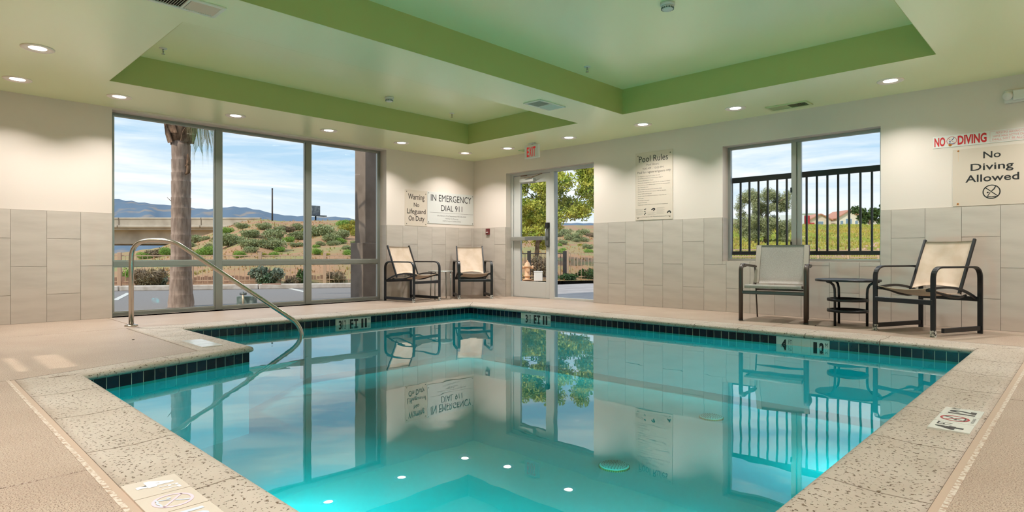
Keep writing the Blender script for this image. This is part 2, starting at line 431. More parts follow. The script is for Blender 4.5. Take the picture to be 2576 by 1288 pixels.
for i in range(n6):
    Ln = (NOSE[(i+1) % n6]-NOSE[i]).length
    ts = [0]+[t for t in SPL[i] if t < Ln-.15]+[Ln]
    for a, b in zip(ts, ts[1:]): stone(i, a, b)
# mortar under the coping
mb = MB()
for i in range(n6):
    A, B, Ao, Bo = NOSE[i], NOSE[(i+1) % n6], OUT[i], OUT[(i+1) % n6]; p = [A.lerp(Ao, .10), B.lerp(Bo, .10), B.lerp(Bo, .99), A.lerp(Ao, .99)]
    mb.prism([(q.x, q.y) for q in p][::-1], -.043, -.010)
obj('mortar_bed', mb, dirt_m, pool)
# waterline tiles
PT = 0.0793
ptm = MB(); ptm.box(.0018, PT-.0018, -.006, 0, ZW-.001, ZC-.001); ptm = ptm.mesh('waterline_tile'); ptm.materials.append(pooltile)
def tile_run(i, skips):
    A, B = Vector(POLY[i]), Vector(POLY[(i+1) % n6]); d = (B-A).normalized(); Ln = (B-A).length
    ang = math.atan2(d.y, d.x); k = 0; t = .004
    while t < Ln-.012:
        for (a, b) in skips:
            if t < b-.012 and t+PT > a+.012: t = b; break
        else:
            o = bpy.data.objects.new('waterline_tile', ptm); COL.objects.link(o); o.parent = pool
            p = A+d*t; o.location = (p.x, p.y, 0); o.rotation_euler = (0, 0, ang); o.scale = (min(1, (Ln-t)/PT), 1, 1); t += PT
MK_R1 = (2.73-1.64, 3.201-1.64); MK_R2 = (6.052-1.64, 6.526-1.64); MK_L = (5.512-3.75, 5.512-3.27)
tile_run(0, [MK_R1, MK_R2]); tile_run(5, [MK_L]); tile_run(3, [])
m = MB()
for i in (0, 3, 5):
    A, B = Vector(POLY[i]), Vector(POLY[(i+1) % n6]); d = (B-A).normalized(); nn = Vector((-d.y, d.x)); c = (A+B)/2-nn*.0026
    m.obox((c.x, c.y, (ZC+ZW)/2-.01), (d.x*(B-A).length/2, d.y*(B-A).length/2, 0), (nn.x*.0026, nn.y*.0026, 0), (0, 0, (ZC-ZW)/2+.01))
obj('tile_grout', m, M('pale_grout', '#c9cdb9', .7), pool)
# depth markers set in the waterline
def marker(i, t0, t1):
    A, B = Vector(POLY[i]), Vector(POLY[(i+1) % n6]); d = (B-A).normalized(); nn = Vector((d.y, -d.x))
    mb = MB(); c = A+d*(t0+t1)/2+nn*.0035
    mb.obox((c.x, c.y, ZC-.001-.076), (d.x*((t1-t0)/2-.0014), d.y*((t1-t0)/2-.0014), 0), (nn.x*.0035, nn.y*.0035, 0), (0, 0, .076))
    o = obj('depth_marker', mb, marker_m, pool, label='white depth marker tile')
    q = A+d*t0+nn*.0072
    return o, (q.x, q.y, ZC-.153), (d.x, d.y, 0), (0, 0, 1)
def mtext(mk, body, x0, x1, y0, y1, bold=.03):
    o, O, ex, ey = mk
    # coordinates already world; the marker's parent chain sits at the origin
    text(body, o, O, ex, ey, x0, x1, y0, y1, ink_m, bold)
for i, (a, b) in ((0, MK_R1), (5, MK_L)):
    t = (b-a)/3
    k = marker(i, a, a+t); mtext(k, '3', .028, .070, .018, .132, .035); mtext(k, '1/2', .076, .128, .05, .132, .01)
    k = marker(i, a+t, a+2*t); mtext(k, 'F', .020, .070, .022, .136, .05); mtext(k, 'T', .078, .138, .022, .136, .05)
    k = marker(i, a+2*t, b); mtext(k, '1', .022, .052, .018, .134, .05); mtext(k, '1', .072, .102, .018, .134, .05); mtext(k, 'M', .118, .140, .105, .134, .0)
a, b = MK_R2
k = marker(0, a, a+.153); mtext(k, '4', .045, .10, .02, .128, .05); mtext(k, 'F', .116, .127, .085, .127, .0); mtext(k, 'T', .130, .145, .085, .127, .0)
marker(0, a+.153, a+.2325); marker(0, a+.2325, a+.312)
k = marker(0, a+.312, b); mtext(k, '1', .025, .058, .018, .128, .05); mtext(k, '2', .076, .118, .018, .128, .05); mtext(k, 'M', .126, .147, .090, .127, .0)
# marker tiles lying in the coping
def flat_markers(name_c, O, ex, ey, n, s_, h_, mat):
    r_ = []
    for k in range(n):
        c = Vector(O)+Vector(ex)*(s_*(k+.5))+Vector(ey)*(h_/2)
        mb = MB(); mb.obox((c.x, c.y, -.010), Vector(ex)*(s_/2-.002), Vector(ey)*(h_/2-.002), (0, 0, .0145))
        r_.append(obj('deck_marker', mb, mat, pool, label=name_c))
    return r_
def ring(mb, c, ex, ey, r0, r1, rx=1.0, n=36):
    c, ex, ey = map(Vector, (c, ex, ey)); vs = []
    for k in range(n):
        t = 2*PI*k/n; u_ = ex*(math.cos(t)*rx)+ey*math.sin(t); vs += [c+u_*r0, c+u_*r1]
    mb.add(vs, [(2*k, 2*k+1, 2*((k+1) % n)+1, 2*((k+1) % n)) for k in range(n)])
def stroke(mb, pts, wd, nrm):
    pts = [Vector(p) for p in pts]; nrm = Vector(nrm)
    for a, b in zip(pts, pts[1:]):
        d = (b-a).normalized(); q = nrm.cross(d).normalized()*wd/2; mb.add([a-q, b-q, b+q, a+q], [(0, 1, 2, 3)])
def diver_symbol(parent, O, ex, ey, r, m_ring, m_fig, rx=1.0, wk=1.0, lift=.0008):
    O, ex, ey = map(Vector, (O, ex, ey)); nz_ = ex.cross(ey); P = lambda a, b: O+ex*(a*r*rx)+ey*(b*r)+nz_*lift
    mb = MB(); ring(mb, O+nz_*lift, ex, ey, r*(1-.16*wk), r, rx); stroke(mb, [P(-.68, .62), P(.68, -.62)], r*.13*wk, nz_); obj('prohibition_ring', mb, m_ring, parent)
    mb = MB(); z = nz_*.0003
    stroke(mb, [P(.45, .75)+z, P(.28, .38)+z, P(.02, .12)+z], r*.14, nz_); stroke(mb, [P(-.14, -.06)+z, P(-.42, -.58)+z], r*.10, nz_)
    ring(mb, P(-.42, -.08)+z, ex, ey, 0.0, r*.11); stroke(mb, [P(-.62, -.70)+z, P(-.3, -.66)+z, P(0, -.74)+z, P(.3, -.66)+z, P(.55, -.70)+z], r*.12, nz_)
    obj('diver_pictogram', mb, m_fig, parent)
ZM = .0046
def ft(p, body, x0, x1, y0, y1, mat, bold): text(body, p, (0, 0, ZM), (0, 1, 0), (-1, 0, 0), x0-4.432, x1-4.432, y0-7.887, y1-7.887, mat, bold)
fm = flat_markers('white deck depth tile', (7.888, -4.432, 0), (0, 1, 0), (-1, 0, 0), 3, .158, .15, marker_m)
ft(fm[0], '4', .018, .075, .028, .128, M('dark_grey_ink', '#3c3838', .6), .05); ft(fm[0], 'F', .092, .110, .075, .128, MATS['dark_grey_ink'], .0); ft(fm[0], 'T', .116, .138, .075, .128, MATS['dark_grey_ink'], .0)
diver_symbol(fm[1], (7.888-.083, -4.432+.237, ZM), (0, 1, 0), (-1, 0, 0), .054, M('brick_red_ink', '#a8383a', .6), MATS['dark_grey_ink'], 1.0, 1.0)
ft(fm[1], 'NO DIVING', .19, .285, .010, .021, MATS['dark_grey_ink'], .0)
ft(fm[2], '1', .338, .356, .022, .122, MATS['dark_grey_ink'], .05); ft(fm[2], '2', .372, .420, .022, .122, MATS['dark_grey_ink'], .04); ft(fm[2], 'M', .436, .462, .09, .122, ink_soft, .0)
pale = M('faded_white_ink', '#e6e6ea', .5); palep = M('faded_pink_ink', '#d9bfcb', .5); paleb = M('faded_blue_ink', '#c3cad8', .5)
fm = flat_markers('worn cream deck depth tile with faded print', (6.030, -7.008, 0), (1, 0, 0), (0, 1, 0), 3, .160, .160, label_m)
def fl(p, body, x0, x1, y0, y1, mat, bold): text(body, p, (6.030, -7.008, ZM), (1, 0, 0), (0, 1, 0), x0, x1, y0, y1, mat, bold)
fl(fm[0], '4', .022, .085, .030, .135, pale, .05); fl(fm[0], 'F', .098, .112, .085, .138, pale, .01); fl(fm[0], 'T', .118, .140, .085, .138, pale, .01)
diver_symbol(fm[1], (6.030+.24, -7.008+.083, ZM), (1, 0, 0), (0, 1, 0), .056, palep, paleb)
fl(fm[2], '1', .345, .362, .03, .13, paleb, .04); fl(fm[2], '2', .38, .425, .03, .13, paleb, .04); fl(fm[2], 'M', .44, .465, .10, .13, paleb, .0)
flat_markers('blank glossy white deck tile', (2.655, -5.790, 0), (1, 0, 0), (0, 1, 0), 3, .165, .160, M('glossy_white_tile', '#dcdcdc', .18))
# main drains on the pool floor
def drain(x, y, lab):
    t = thing('drain_cover', lab, 'drain cover', (x, y, ZF), 0, 'main drains on the pool floor')
    mb = MB(); mb.lathe([(.100, 0), (.100, .012), (.094, .018), (.0, .021)], n=40); obj('cover_disc', mb, M('white_abs', '#e9eee6', .5), t)
    mb = MB(); mb.lathe([(.1005, .001), (.1035, .004), (.1035, .010), (.1005, .013)], n=40)
    obj('rim', mb, M('yellowed_rim', '#a9a23a', .6), t)
    mb = MB()
    for rr, nn_ in ((.085, 26), (.068, 20), (.051, 15), (.034, 10), (.017, 5)):
        for k in range(nn_):
            a = 2*PI*k/nn_; mb.lathe([(.0042, 0), (.0042, .0012), (0, .0014)], (rr*math.cos(a), rr*math.sin(a), .0182+.0028*(1-rr/.094)), 6, False)
    for k in range(44):
        a = 2*PI*k/44; mb.obox((.1036*math.cos(a), .1036*math.sin(a), .0065), (.001*math.cos(a), .001*math.sin(a), 0), (-.0032*math.sin(a), .0032*math.cos(a), 0), (0, 0, .005))
    obj('perforation', mb, M('dark_hole', '#123c3c', .8), t, kind='stuff')
kd = (CZ-ZF)/(CZ+1.3)
drain(CX+(4.95-CX)*kd, CY+(-2.69-CY)*kd, 'round perforated drain cover nearer the viewer')
drain(CX+(4.83-CX)*kd, CY+(-.40-CY)*kd, 'round perforated drain cover farther toward the window wall')

# added unseen lights under water that brighten the pool and ceiling
def added_pool_light(x, y, rz, lab, k_=1.0):
    t = thing('added_pool_light', lab, 'added pool light', (x, y, -.40), rz, 'added underwater lights')
    mb = MB(); mb.lathe([(.125, 0), (.135, .006), (.130, .014), (.108, .016), (.105, .010)], n=28); o = obj('added_bezel', mb, steel_m, t); o.rotation_euler = (PI/2, 0, 0)
    mb = MB(); mb.lathe([(.106, .006), (.06, .018), (0, .022)], n=28); o = obj('lens', mb, M('added_lamp_lens', '#f4ffff', .2, emit=((.92, 1, .98), 6.0)), t); o.rotation_euler = (PI/2, 0, 0)
    l = bpy.data.lights.new('lamp', 'AREA'); l.shape = 'DISK'; l.size = .2; l.spread = math.radians(105); l.energy = ADDED_POOL_WATTS*k_; l.color = (.75, 1, 1); o = bpy.data.objects.new('lamp', l); COL.objects.link(o); o.parent = t; o.location = (0, -.03, 0); o.rotation_euler = (-PI/2, 0, 0)
added_pool_light(5.2, -6.70, PI, 'added unseen underwater light in the near left wall', 1.3); added_pool_light(6.7, -6.70, PI, 'added unseen underwater light in the near wall close to the viewer')
added_pool_light(7.60, -3.1, -PI/2, 'added unseen underwater light in the near right wall toward the windows', .6); added_pool_light(7.60, -5.0, -PI/2, 'added unseen underwater light in the near right wall close to the viewer', .8)

# --- deck
floor = thing('floor', 'tan exposed-aggregate pool deck cut into slabs by joints', 'deck', (0, 0, 0), kind='structure')
g = .004; oe, od = OUT[4], OUT[3]
def slab(poly):
    c = Vector((sum(p[0] for p in poly)/len(poly), sum(p[1] for p in poly)/len(poly)))
    mb = MB(); mb.prism(poly, -.06, 0.0); obj('slab', mb, deck_m, floor, bevel=.003, segs=1)
def R(x0, x1, y0, y1): slab([(x0+g, y0+g), (x1-g, y0+g), (x1-g, y1-g), (x0+g, y1-g)])
OL, OB, OR_, ON = OUT[0].x, OUT[0].y, OUT[1].x, OUT[2].y
sw = .026
R(-.17, OL, -5.76, OB); R(-.17, OL, OB, 0)
for a, b in ((OL, 3.80), (3.80, 5.865), (5.865, OR_), (OR_, XR)): R(a, b, OB, 0 if a > 2.9 or a < 0 else 0)
R(-.17, OL, YB, -5.76)
slab([(OL+g, OUT[5].y-g), (OL+g, YB), (od.x-g, YB), (od.x-g, od.y), (oe.x-g, oe.y-g)])
R(od.x, 5.765, YB, ON-sw); R(5.765, OR_+sw, YB, ON-sw)
R(OR_+sw, XR, -3.53, OB); R(OR_+sw, XR, YB, -3.53)
R(.84, 2.735, 0, .28)
m = MB(); m.box(od.x+.004, OR_+sw, ON-sw+.001, ON-.001, -.06, -.0015); m.box(OR_+.001, OR_+sw-.001, ON, OB-.004, -.06, -.0015); obj('sealant_strip', m, seal_m, floor)
m = MB(); m.box(od.x+.004, OR_+sw+.02, ON-sw-.014, ON-sw+.002, -.03, .0012); m.box(OR_+sw-.002, OR_+sw+.014, ON-sw, OB-.004, -.03, .0012)
obj('trowelled_edge', m, M('trowelled_edge', '#c9bcae', .6, noise=(60, '#a58c78', .45, .6), bump=(300, .3, .002)), floor)
m = MB()
m.prism([(-.2, -.0), (XR, 0), (XR, OB), (-.2, OB)][::-1], -.10, -.012)
m.prism([(-.2, OB), (OL, OB), (OL, YB), (-.2, YB)][::-1], -.10, -.012)
m.prism([(OL, OUT[5].y), (oe.x, oe.y), (od.x, od.y), (od.x, YB), (OL, YB)][::-1], -.10, -.012)
m.prism([(od.x, ON), (XR, ON), (XR, YB), (od.x, YB)][::-1], -.10, -.012); m.prism([(OR_, OB), (XR, OB), (XR, ON), (OR_, ON)][::-1], -.10, -.012)
obj('joint_bed', m, dirt_m, floor)

# --- window_1: three bay glass front, left wall
WX = -.172
w1 = thing('window_1', 'floor-to-ceiling three-bay window in grey aluminium framing', 'window', (WX, -3.8, 0), kind='structure')
def wbox(name, x0, x1, y0, y1, z0, z1, mat=alu_dark, par=None, bev=.003):
    mb = MB(); mb.box(x0-WX, x1-WX, y0+3.8, y1+3.8, z0, z1); return obj(name, mb, mat, par or w1, bevel=bev)
fx0, fx1 = WX-.06, WX
wbox('frame_head', fx0, fx1, -5.715, -1.918, 2.412, 2.44); wbox('frame_sill', fx0, fx1, -5.715, -1.918, 0.0, .045)
wbox('jamb', fx0, fx1, -5.715, -5.665, .045, 2.412); wbox('jamb', fx0, fx1, -1.962, -1.918, .045, 2.412)
for y0, y1 in ((-4.505, -4.420), (-3.225, -3.138)): wbox('mullion', fx0, fx1+.012, y0, y1, .0, 2.412)
bays = ((-5.665, -4.505), (-4.420, -3.225), (-3.138, -1.962))
for y0, y1 in bays:
    wbox('transom', fx0, fx1, y0, y1, .597, .661)
    for z0, z1 in ((.045, .597), (.661, 2.412)):
        wbox('pane', WX-.034, WX-.029, y0, y1, z0, z1, glass_m, None, 0)
        mb = MB()
        for a, b, c, d in ((y0, y0+.012, z0, z1), (y1-.012, y1, z0, z1), (y0+.012, y1-.012, z0, z0+.012), (y0+.012, y1-.012, z1-.012, z1)): mb.box(-.045, -.006, a+3.8, b+3.8, c, d)
        obj('glazing_bead', mb, alu_m, w1)
# --- window_2: horizontal slider, right wall
WY = .155
w2 = thing('window_2', 'two-panel aluminium sliding window above the tiled wainscot', 'window', (5.69, WY, .655), kind='structure')
def w2box(name, x0, x1, z0, z1, y0=0, y1=.05, mat=alu_m, bev=.002, par=None):
    mb = MB(); mb.box(x0-5.69, x1-5.69, y0, y1, z0-.655, z1-.655); return obj(name, mb, mat, par or w2, bevel=bev)
w2box('frame_head', 4.793, 6.585, 2.112, 2.145); w2box('frame_sill', 4.793, 6.585, .655, .690, -.01)
w2box('jamb', 4.793, 4.829, .690, 2.112); w2box('jamb', 6.545, 6.585, .690, 2.112)
w2box('meeting_stile', 5.597, 5.655, .690, 2.112, -.008, .03); w2box('meeting_stile', 5.655, 5.705, .690, 2.112, .012, .05)
w2box('pane', 4.829, 5.597, .690, 2.112, .018, .022, glass_m, 0); w2box('pane', 5.705, 6.545, .690, 2.112, .032, .036, glass_m, 0)
w2box('latch', 5.590, 5.604, 1.50, 1.56, -.022, -.006, black_m); w2box('latch', 5.590, 5.604, .86, .90, -.022, -.006, black_m)
# --- door_1
DYP = .131
d1 = thing('door_1', 'white glazed exit door with push bar and full-height sidelight', 'door', (1.79, DYP, 0), kind='structure')
def dbox(name, x0, x1, z0, z1, y0=0, y1=.05, mat=offwhite_m, bev=.003, par=None, label=None):
    mb = MB(); mb.box(x0-1.79, x1-1.79, y0, y1, z0, z1); return obj(name, mb, mat, par or d1, bevel=bev, label=label)
dbox('frame_jamb', .838, .900, -.02, 2.165, -.02, .08); dbox('frame_head', .90, 2.735, 2.118, 2.165, -.02, .08)
dbox('frame_jamb', 2.69, 2.735, -.02, 2.118, -.02, .08); dbox('frame_mullion', 1.752, 1.840, -.02, 2.118, -.02, .08)
dbox('threshold', .90, 1.752, -.02, .008, -.02, .10, alu_m); dbox('sidelight_sill', 1.84, 2.69, -.02, .035, -.015, .07)
dbox('sidelight_pane', 1.84, 2.69, .035, 2.118, .02, .025, glass_m, 0)
leaf = dbox('door_leaf', .906, 1.061, .008, 2.108, 0, .045)
for a in ((1.651, 1.745, .008, 2.108), (1.061, 1.651, 1.972, 2.108), (1.061, 1.651, .008, .276)): dbox('rail' if a[1]-a[0] > .3 else 'stile', *a, 0, .045, par=leaf)
dbox('pane', 1.061, 1.651, .276, 1.972, .02, .025, glass_m, 0, par=leaf)
dbox('push_bar', .895, 1.690, .982, 1.048, -.075, -.030, alu_m, .006, leaf, 'brushed metal push bar')
dbox('push_bar_arm', 1.240, 1.650, .986, 1.044, -.078, -.074, M('dull_steel', '#8d8f8d', .4, metal=.8), 0, leaf)
mb = MB(); mb.tube([(-.085, -.035, 1.18), (-.085, -.075, 1.16), (-.085, -.075, .90), (-.085, -.035, .88)], .011, 8); mb.box(-.112, -.062, -.03, 0, .86, 1.27); obj('handle', mb, M('dull_steel', '#8d8f8d'), leaf, label='steel pull handle plate')
dbox('lock_body', 1.672, 1.735, 1.19, 1.275, -.055, 0, black_m, .004, leaf)
cl = dbox('door_closer', 1.10, 1.42, 1.985, 2.050, -.07, 0, offwhite_m, .006, leaf)
mb = MB(); mb.bar([(1.395-1.79, -.085, 2.052), (1.60-1.79, -.05, 2.105)], (0, 1, 0), .012, .004); mb.bar([(1.25-1.79, -.10, 2.050), (1.395-1.79, -.085, 2.054)], (0, 1, 0), .011, .004)
obj('closer_arm', mb, M('rusty_steel', '#9a8569', .6, noise=(20, '#5f3317', .45, .6)), cl)
dbox('hinge_stain', 1.09, 1.24, 2.100, 2.112, -.026, -.019, M('rust', '#7a4a2a', .8), .002)

# ================================================================== ceiling fittings
lens_m = M('lamp_lens', '#fff3e2', .4, emit=((1.0, .88, .74), LAMP_EMIT))
trim_m = M('lamp_trim', '#f2e6dc', .45)
tm = MB(); tm.lathe([(.118, 0), (.117, -.006), (.108, -.011), (.085, -.008), (.063, -.002)], n=32); tm.lathe([(.119, .004), (.118, 0)], n=32); tm = tm.mesh('trim'); tm.materials.append(trim_m)
lm = MB(); lm.lathe([(.064, -.002), (.04, -.0035), (0, -.004)], n=32); lm = lm.mesh('lens'); lm.materials.append(lens_m)
def downlight(x, y, lab, grp='recessed downlights'):
    t = thing('downlight', lab, 'ceiling light', (x, y, H), 0, grp)
    for n_, me in (('trim', tm), ('lens', lm)):
        o = bpy.data.objects.new(n_, me); COL.objects.link(o); o.parent = t
    o = bpy.data.objects.new('lamp', LAMP); COL.objects.link(o); o.parent = t; o.location = (0, 0, -.006)
LAMP = bpy.data.lights.new('lamp', 'AREA'); LAMP.shape = 'DISK'; LAMP.size = .12; LAMP.energy = LAMP_WATTS; LAMP.color = (1.0, .97, .945); LAMP.spread = math.radians(120)
for x, y, lab in ((1.914, -6.661, 'recessed round downlight at upper left, the one nearest the viewer'), (.651, -6.649, 'recessed downlight above the plain left wall section beside the picture edge'),
                  (.609, -5.781, 'recessed downlight above the left end of the big window'), (.60, -4.538, 'recessed downlight above the window mullion right of the palm'),
                  (.622, -3.287, 'recessed downlight above the second window mullion'), (.589, -2.042, 'recessed downlight above the right end of the big window'),
                  (.586, -.734, 'recessed downlight in the far ceiling corner over the emergency sign'), (1.426, -.559, 'recessed downlight just left of the hanging exit sign'),
                  (2.70, -.569, 'recessed downlight just right of the hanging exit sign'), (3.964, -.587, 'recessed downlight above the pool rules sign'),
                  (5.225, -.599, 'recessed downlight above the left half of the slider window'), (6.807, -.62, 'recessed downlight at right between slider window and no-diving signs')):
    downlight(x, y, lab)
for x, y in ((8.15, -.62), (8.9, -1.7), (3.2, -8.1), (5.0, -8.1), (6.9, -8.1), (8.6, -8.1), (8.7, -6.2), (8.7, -4.6), (8.9, -3.0), (5.0, -6.9), (6.9, -6.8)):  # unseen lamps; the first two added to brighten the right wall
    downlight(x, y, 'unseen recessed downlight over the deck outside the view', 'downlights out of view')

def vent(x0, x1, y0, y1, along, lab, green=False):
    t = thing('air_vent', lab, 'air vent', ((x0+x1)/2, (y0+y1)/2, H)); a, b = (x1-x0)/2, (y1-y0)/2; f_ = .028
    fm_ = M('vent_green' if green else 'vent_white', '#b9c795' if green else '#dedbcb', .45)
    mb = MB()
    for q in ((-a, a, -b, -b+f_), (-a, a, b-f_, b), (-a, -a+f_, -b+f_, b-f_), (a-f_, a, -b+f_, b-f_)): mb.box(*q, -.012, 0)
    obj('vent_frame', mb, fm_, t, bevel=.003)
    mb = MB(); mb.box(-a+f_, a-f_, -b+f_, b-f_, -.0015, -.0005); obj('duct_opening', mb, M('dark_duct', '#1c1a10', .9), t)
    Lg = (b if along == 'y' else a)-f_; Sh = (a if along == 'y' else b)-f_; n_ = 12
    mb = MB()
    if along == 'y': mb.box(-Sh, Sh, -.008, .008, -.011, 0)
    else: mb.box(-.008, .008, -Sh, Sh, -.011, 0)
    obj('centre_bar', mb, fm_, t)
    for sgn in (-1, 1):
        for k in range(n_):
            c = sgn*(.016+(k+.5)*(Lg-.016)/n_); mb = MB(); tl = -sgn*.0055
            if along == 'y': mb.obox((0, c, -.006), (Sh, 0, 0), (0, .0052, tl), (0, -tl*.1, .0007))
            else: mb.obox((c, 0, -.006), (0, Sh, 0), (.0052, 0, tl), (-tl*.1, 0, .0007))
            obj('louver', mb, fm_, t)
vent(3.665, 3.900, -6.34, -5.88, 'y', 'white rectangular air vent on the ceiling beam at top left')
vent(3.590, 3.840, -2.51, -2.05, 'y', 'white rectangular air vent on the ceiling beam between the trays')
vent(5.490, 5.950, -.40, -.17, 'x', 'rectangular air vent above the slider window', True)
vent(1.42, 1.72, -.30, -.10, 'x', 'small air vent half hidden behind the exit sign', True)

def smoke(x, y, lab):
    t = thing('smoke_detector', lab, 'smoke detector', (x, y, HT))
    mb = MB(); mb.lathe([(.058, 0), (.060, -.018), (.054, -.026)], n=32); obj('base', mb, white_m, t)
    mb = MB(); mb.lathe([(.048, -.026), (.050, -.034), (.044, -.052), (.030, -.060), (0, -.061)], n=32); obj('sensor_head', mb, white_m, t)
    mb = MB()
    for k in range(16):
        a = 2*PI*k/16; mb.obox((.0475*math.cos(a), .0475*math.sin(a), -.044), (.0025*math.cos(a), .0025*math.sin(a), -.001), (-.006*math.sin(a), .006*math.cos(a), 0), (0, 0, .007))
    obj('vent_slot', mb, M('slot_grey', '#5c6b66', .7), t, kind='stuff')
smoke(5.78, -3.15, 'white smoke detector at top right in the near ceiling tray'); smoke(1.72, -3.04, 'white smoke detector in the far ceiling tray')
def sprinkler(x, y, lab):
    t = thing('sprinkler_head', lab, 'sprinkler', (x, y, HT), 0)
    mb = MB(); mb.lathe([(.036, 0), (.034, -.006), (.012, -.010)], n=20); obj('escutcheon', mb, white_m, t)
    mb = MB(); mb.tube([(0, 0, -.01), (0, 0, -.03)], .008, 8); mb.tube([(.008, 0, -.028), (.012, 0, -.045), (.003, 0, -.056)], .003, 6); mb.tube([(-.008, 0, -.028), (-.012, 0, -.045), (-.003, 0, -.056)], .003, 6); obj('yoke', mb, steel_m, t)
    mb = MB(); mb.lathe([(.017, -.056), (.017, -.059), (0, -.060)], n=16); obj('deflector', mb, steel_m, t)
sprinkler(4.32, -2.28, 'small ceiling sprinkler in the near tray'); sprinkler(1.63, -1.91, 'small ceiling sprinkler beside the far tray corner'); sprinkler(1.67, -5.65, 'small ceiling sprinkler at the left end of the far tray')

# exit sign
t = thing('exit_sign', 'white exit sign with red letters hanging from the ceiling by the door', 'exit sign', (2.02, -.62, H))
mb = MB(); mb.box(-.145, .145, -.024, .024, -.235, -.028); obj('housing', mb, white_m, t, bevel=.012)
mb = MB(); mb.box(-.06, .06, -.03, .03, -.014, 0); mb.tube([(0, 0, -.014), (0, 0, -.03)], .016, 12); obj('canopy', mb, white_m, t, bevel=.004)
exit_red = M('exit_red', '#d8222a', .5, emit=((.9, .03, .03), .15))
for ch, x0, x1 in (('E', -.092, -.048), ('X', -.042, .008), ('I', .018, .030), ('T', .038, .088)): text(ch, t, (0, -.0245, 0), (1, 0, 0), (0, 0, 1), x0, x1, -.212, -.062, exit_red, .03)
# emergency light
t = thing('emergency_light', 'white twin-head emergency light unit high on the right wall', 'emergency light', (7.80, 0, 2.262))
mb = MB(); mb.box(-.165, .165, -.035, 0, -.062, .062); obj('back_plate', mb, white_m, t, bevel=.006); mb = MB(); mb.box(-.10, .10, -.065, -.035, -.045, .05); obj('battery_case', mb, white_m, t, bevel=.008)
for sx in (-1, 1):
    mb = MB(); mb.lathe([(.022, 0), (.036, .02), (.038, .05), (.034, .056), (0, .058)], n=20); o = obj('lamp_head', mb, white_m, t, (sx*.125, -.035, .012)); o.rotation_euler = (PI/2+.35, 0, sx*.3)
# fire pull / strobe
t = thing('alarm_pull', 'small dark red alarm pull station on the tiles left of the door', 'alarm', (.40, -.012, 1.10))
mb = MB(); mb.box(-.042, .042, -.03, 0, 0, .108); obj('housing', mb, M('maroon_plastic', '#6a2426', .4), t, bevel=.004)
mb = MB(); mb.box(-.028, .028, -.036, -.03, .03, .052); obj('pull_bar', mb, M('pale_pull', '#b9a9a5', .4), t); mb = MB(); mb.lathe([(.008, 0), (.008, .004), (0, .005)], n=10); o = obj('lock', mb, steel_m, t, (0, -.03, .082)); o.rotation_euler = (PI/2, 0, 0)

# ================================================================== signs
EX, EZ = (1, 0, 0), (0, 0, 1)
def panel(t, w_, h_, mat, th=.006, name='panel'):
    mb = MB(); mb.box(-w_/2, w_/2, -th, 0, -h_/2, h_/2); return obj(name, mb, mat, t, bevel=.0012, segs=1)
def screws(t, pts, th=.006, mat=None):
    for x, z in pts:
        mb = MB(); mb.lathe([(.009, 0), (.008, .003), (0, .0045)], n=12); o = obj('screw', mb, mat or M('screw_steel', '#7c7468', .4, metal=.8), t, (x, -th, z)); o.rotation_euler = (PI/2, 0, 0)
def st(t, body, x0, x1, z0, z1, mat=ink_m, bold=0.0, th=.006): text(body, t, (0, -th, 0), EX, EZ, x0, x1, z0, z1, mat, bold)
# left wall: warning sign  (local x runs along +y)
t = thing('warning_sign', 'beige warning sign reading No Lifeguard On Duty beside the window', 'sign', (.0, -1.3225, 1.5285), PI/2)
panel(t, .465, .605, sign_m); c0, z0 = -1.3225, 1.5285
for body, a, b, lo, hi in (('Warning', -1.492, -1.151, 1.640, 1.765), ('No', -1.375, -1.262, 1.548, 1.618), ('Lifeguard', -1.513, -1.126, 1.405, 1.515), ('On Duty', -1.484, -1.151, 1.285, 1.396)):
    st(t, body, a-c0, b-c0, lo-z0, hi-z0, M('warm_black_ink', '#3a302a', .6), .012)
screws(t, ((-.2, .27), (.2, .25), (-.2, -.27), (.2, -.27)))
t = thing('emergency_sign', 'white sign reading In Emergency Dial 911 in the room corner', 'sign', (.0, -.550, 1.5565), PI/2)
panel(t, 1.074, .553, signw_m); c0, z0 = -.550, 1.5565
st(t, 'IN EMERGENCY', -1.012-c0, -.07-c0, 1.672-z0, 1.790-z0); st(t, 'DIAL 911', -.782-c0, -.292-c0, 1.508-z0, 1.612-z0)
mb = MB(); mb.box(-1.034-c0, -.034-c0, -.0066, -.006, 1.472-z0, 1.476-z0); obj('rule_line', mb, ink_soft, t)
st(t, 'Lake Elsinore Fire Department 951-246-2200', -.877-c0, -.199-c0, 1.404-z0, 1.436-z0, ink_soft); st(t, 'Holiday Inn Express', -.685-c0, -.387-c0, 1.360-z0, 1.390-z0, ink_soft); st(t, '31573 Canyon Estates Drive', -.75-c0, -.326-c0, 1.316-z0, 1.346-z0, ink_soft)
screws(t, ((-.51, .25), (.51, .25), (-.51, -.25), (.51, -.25)))
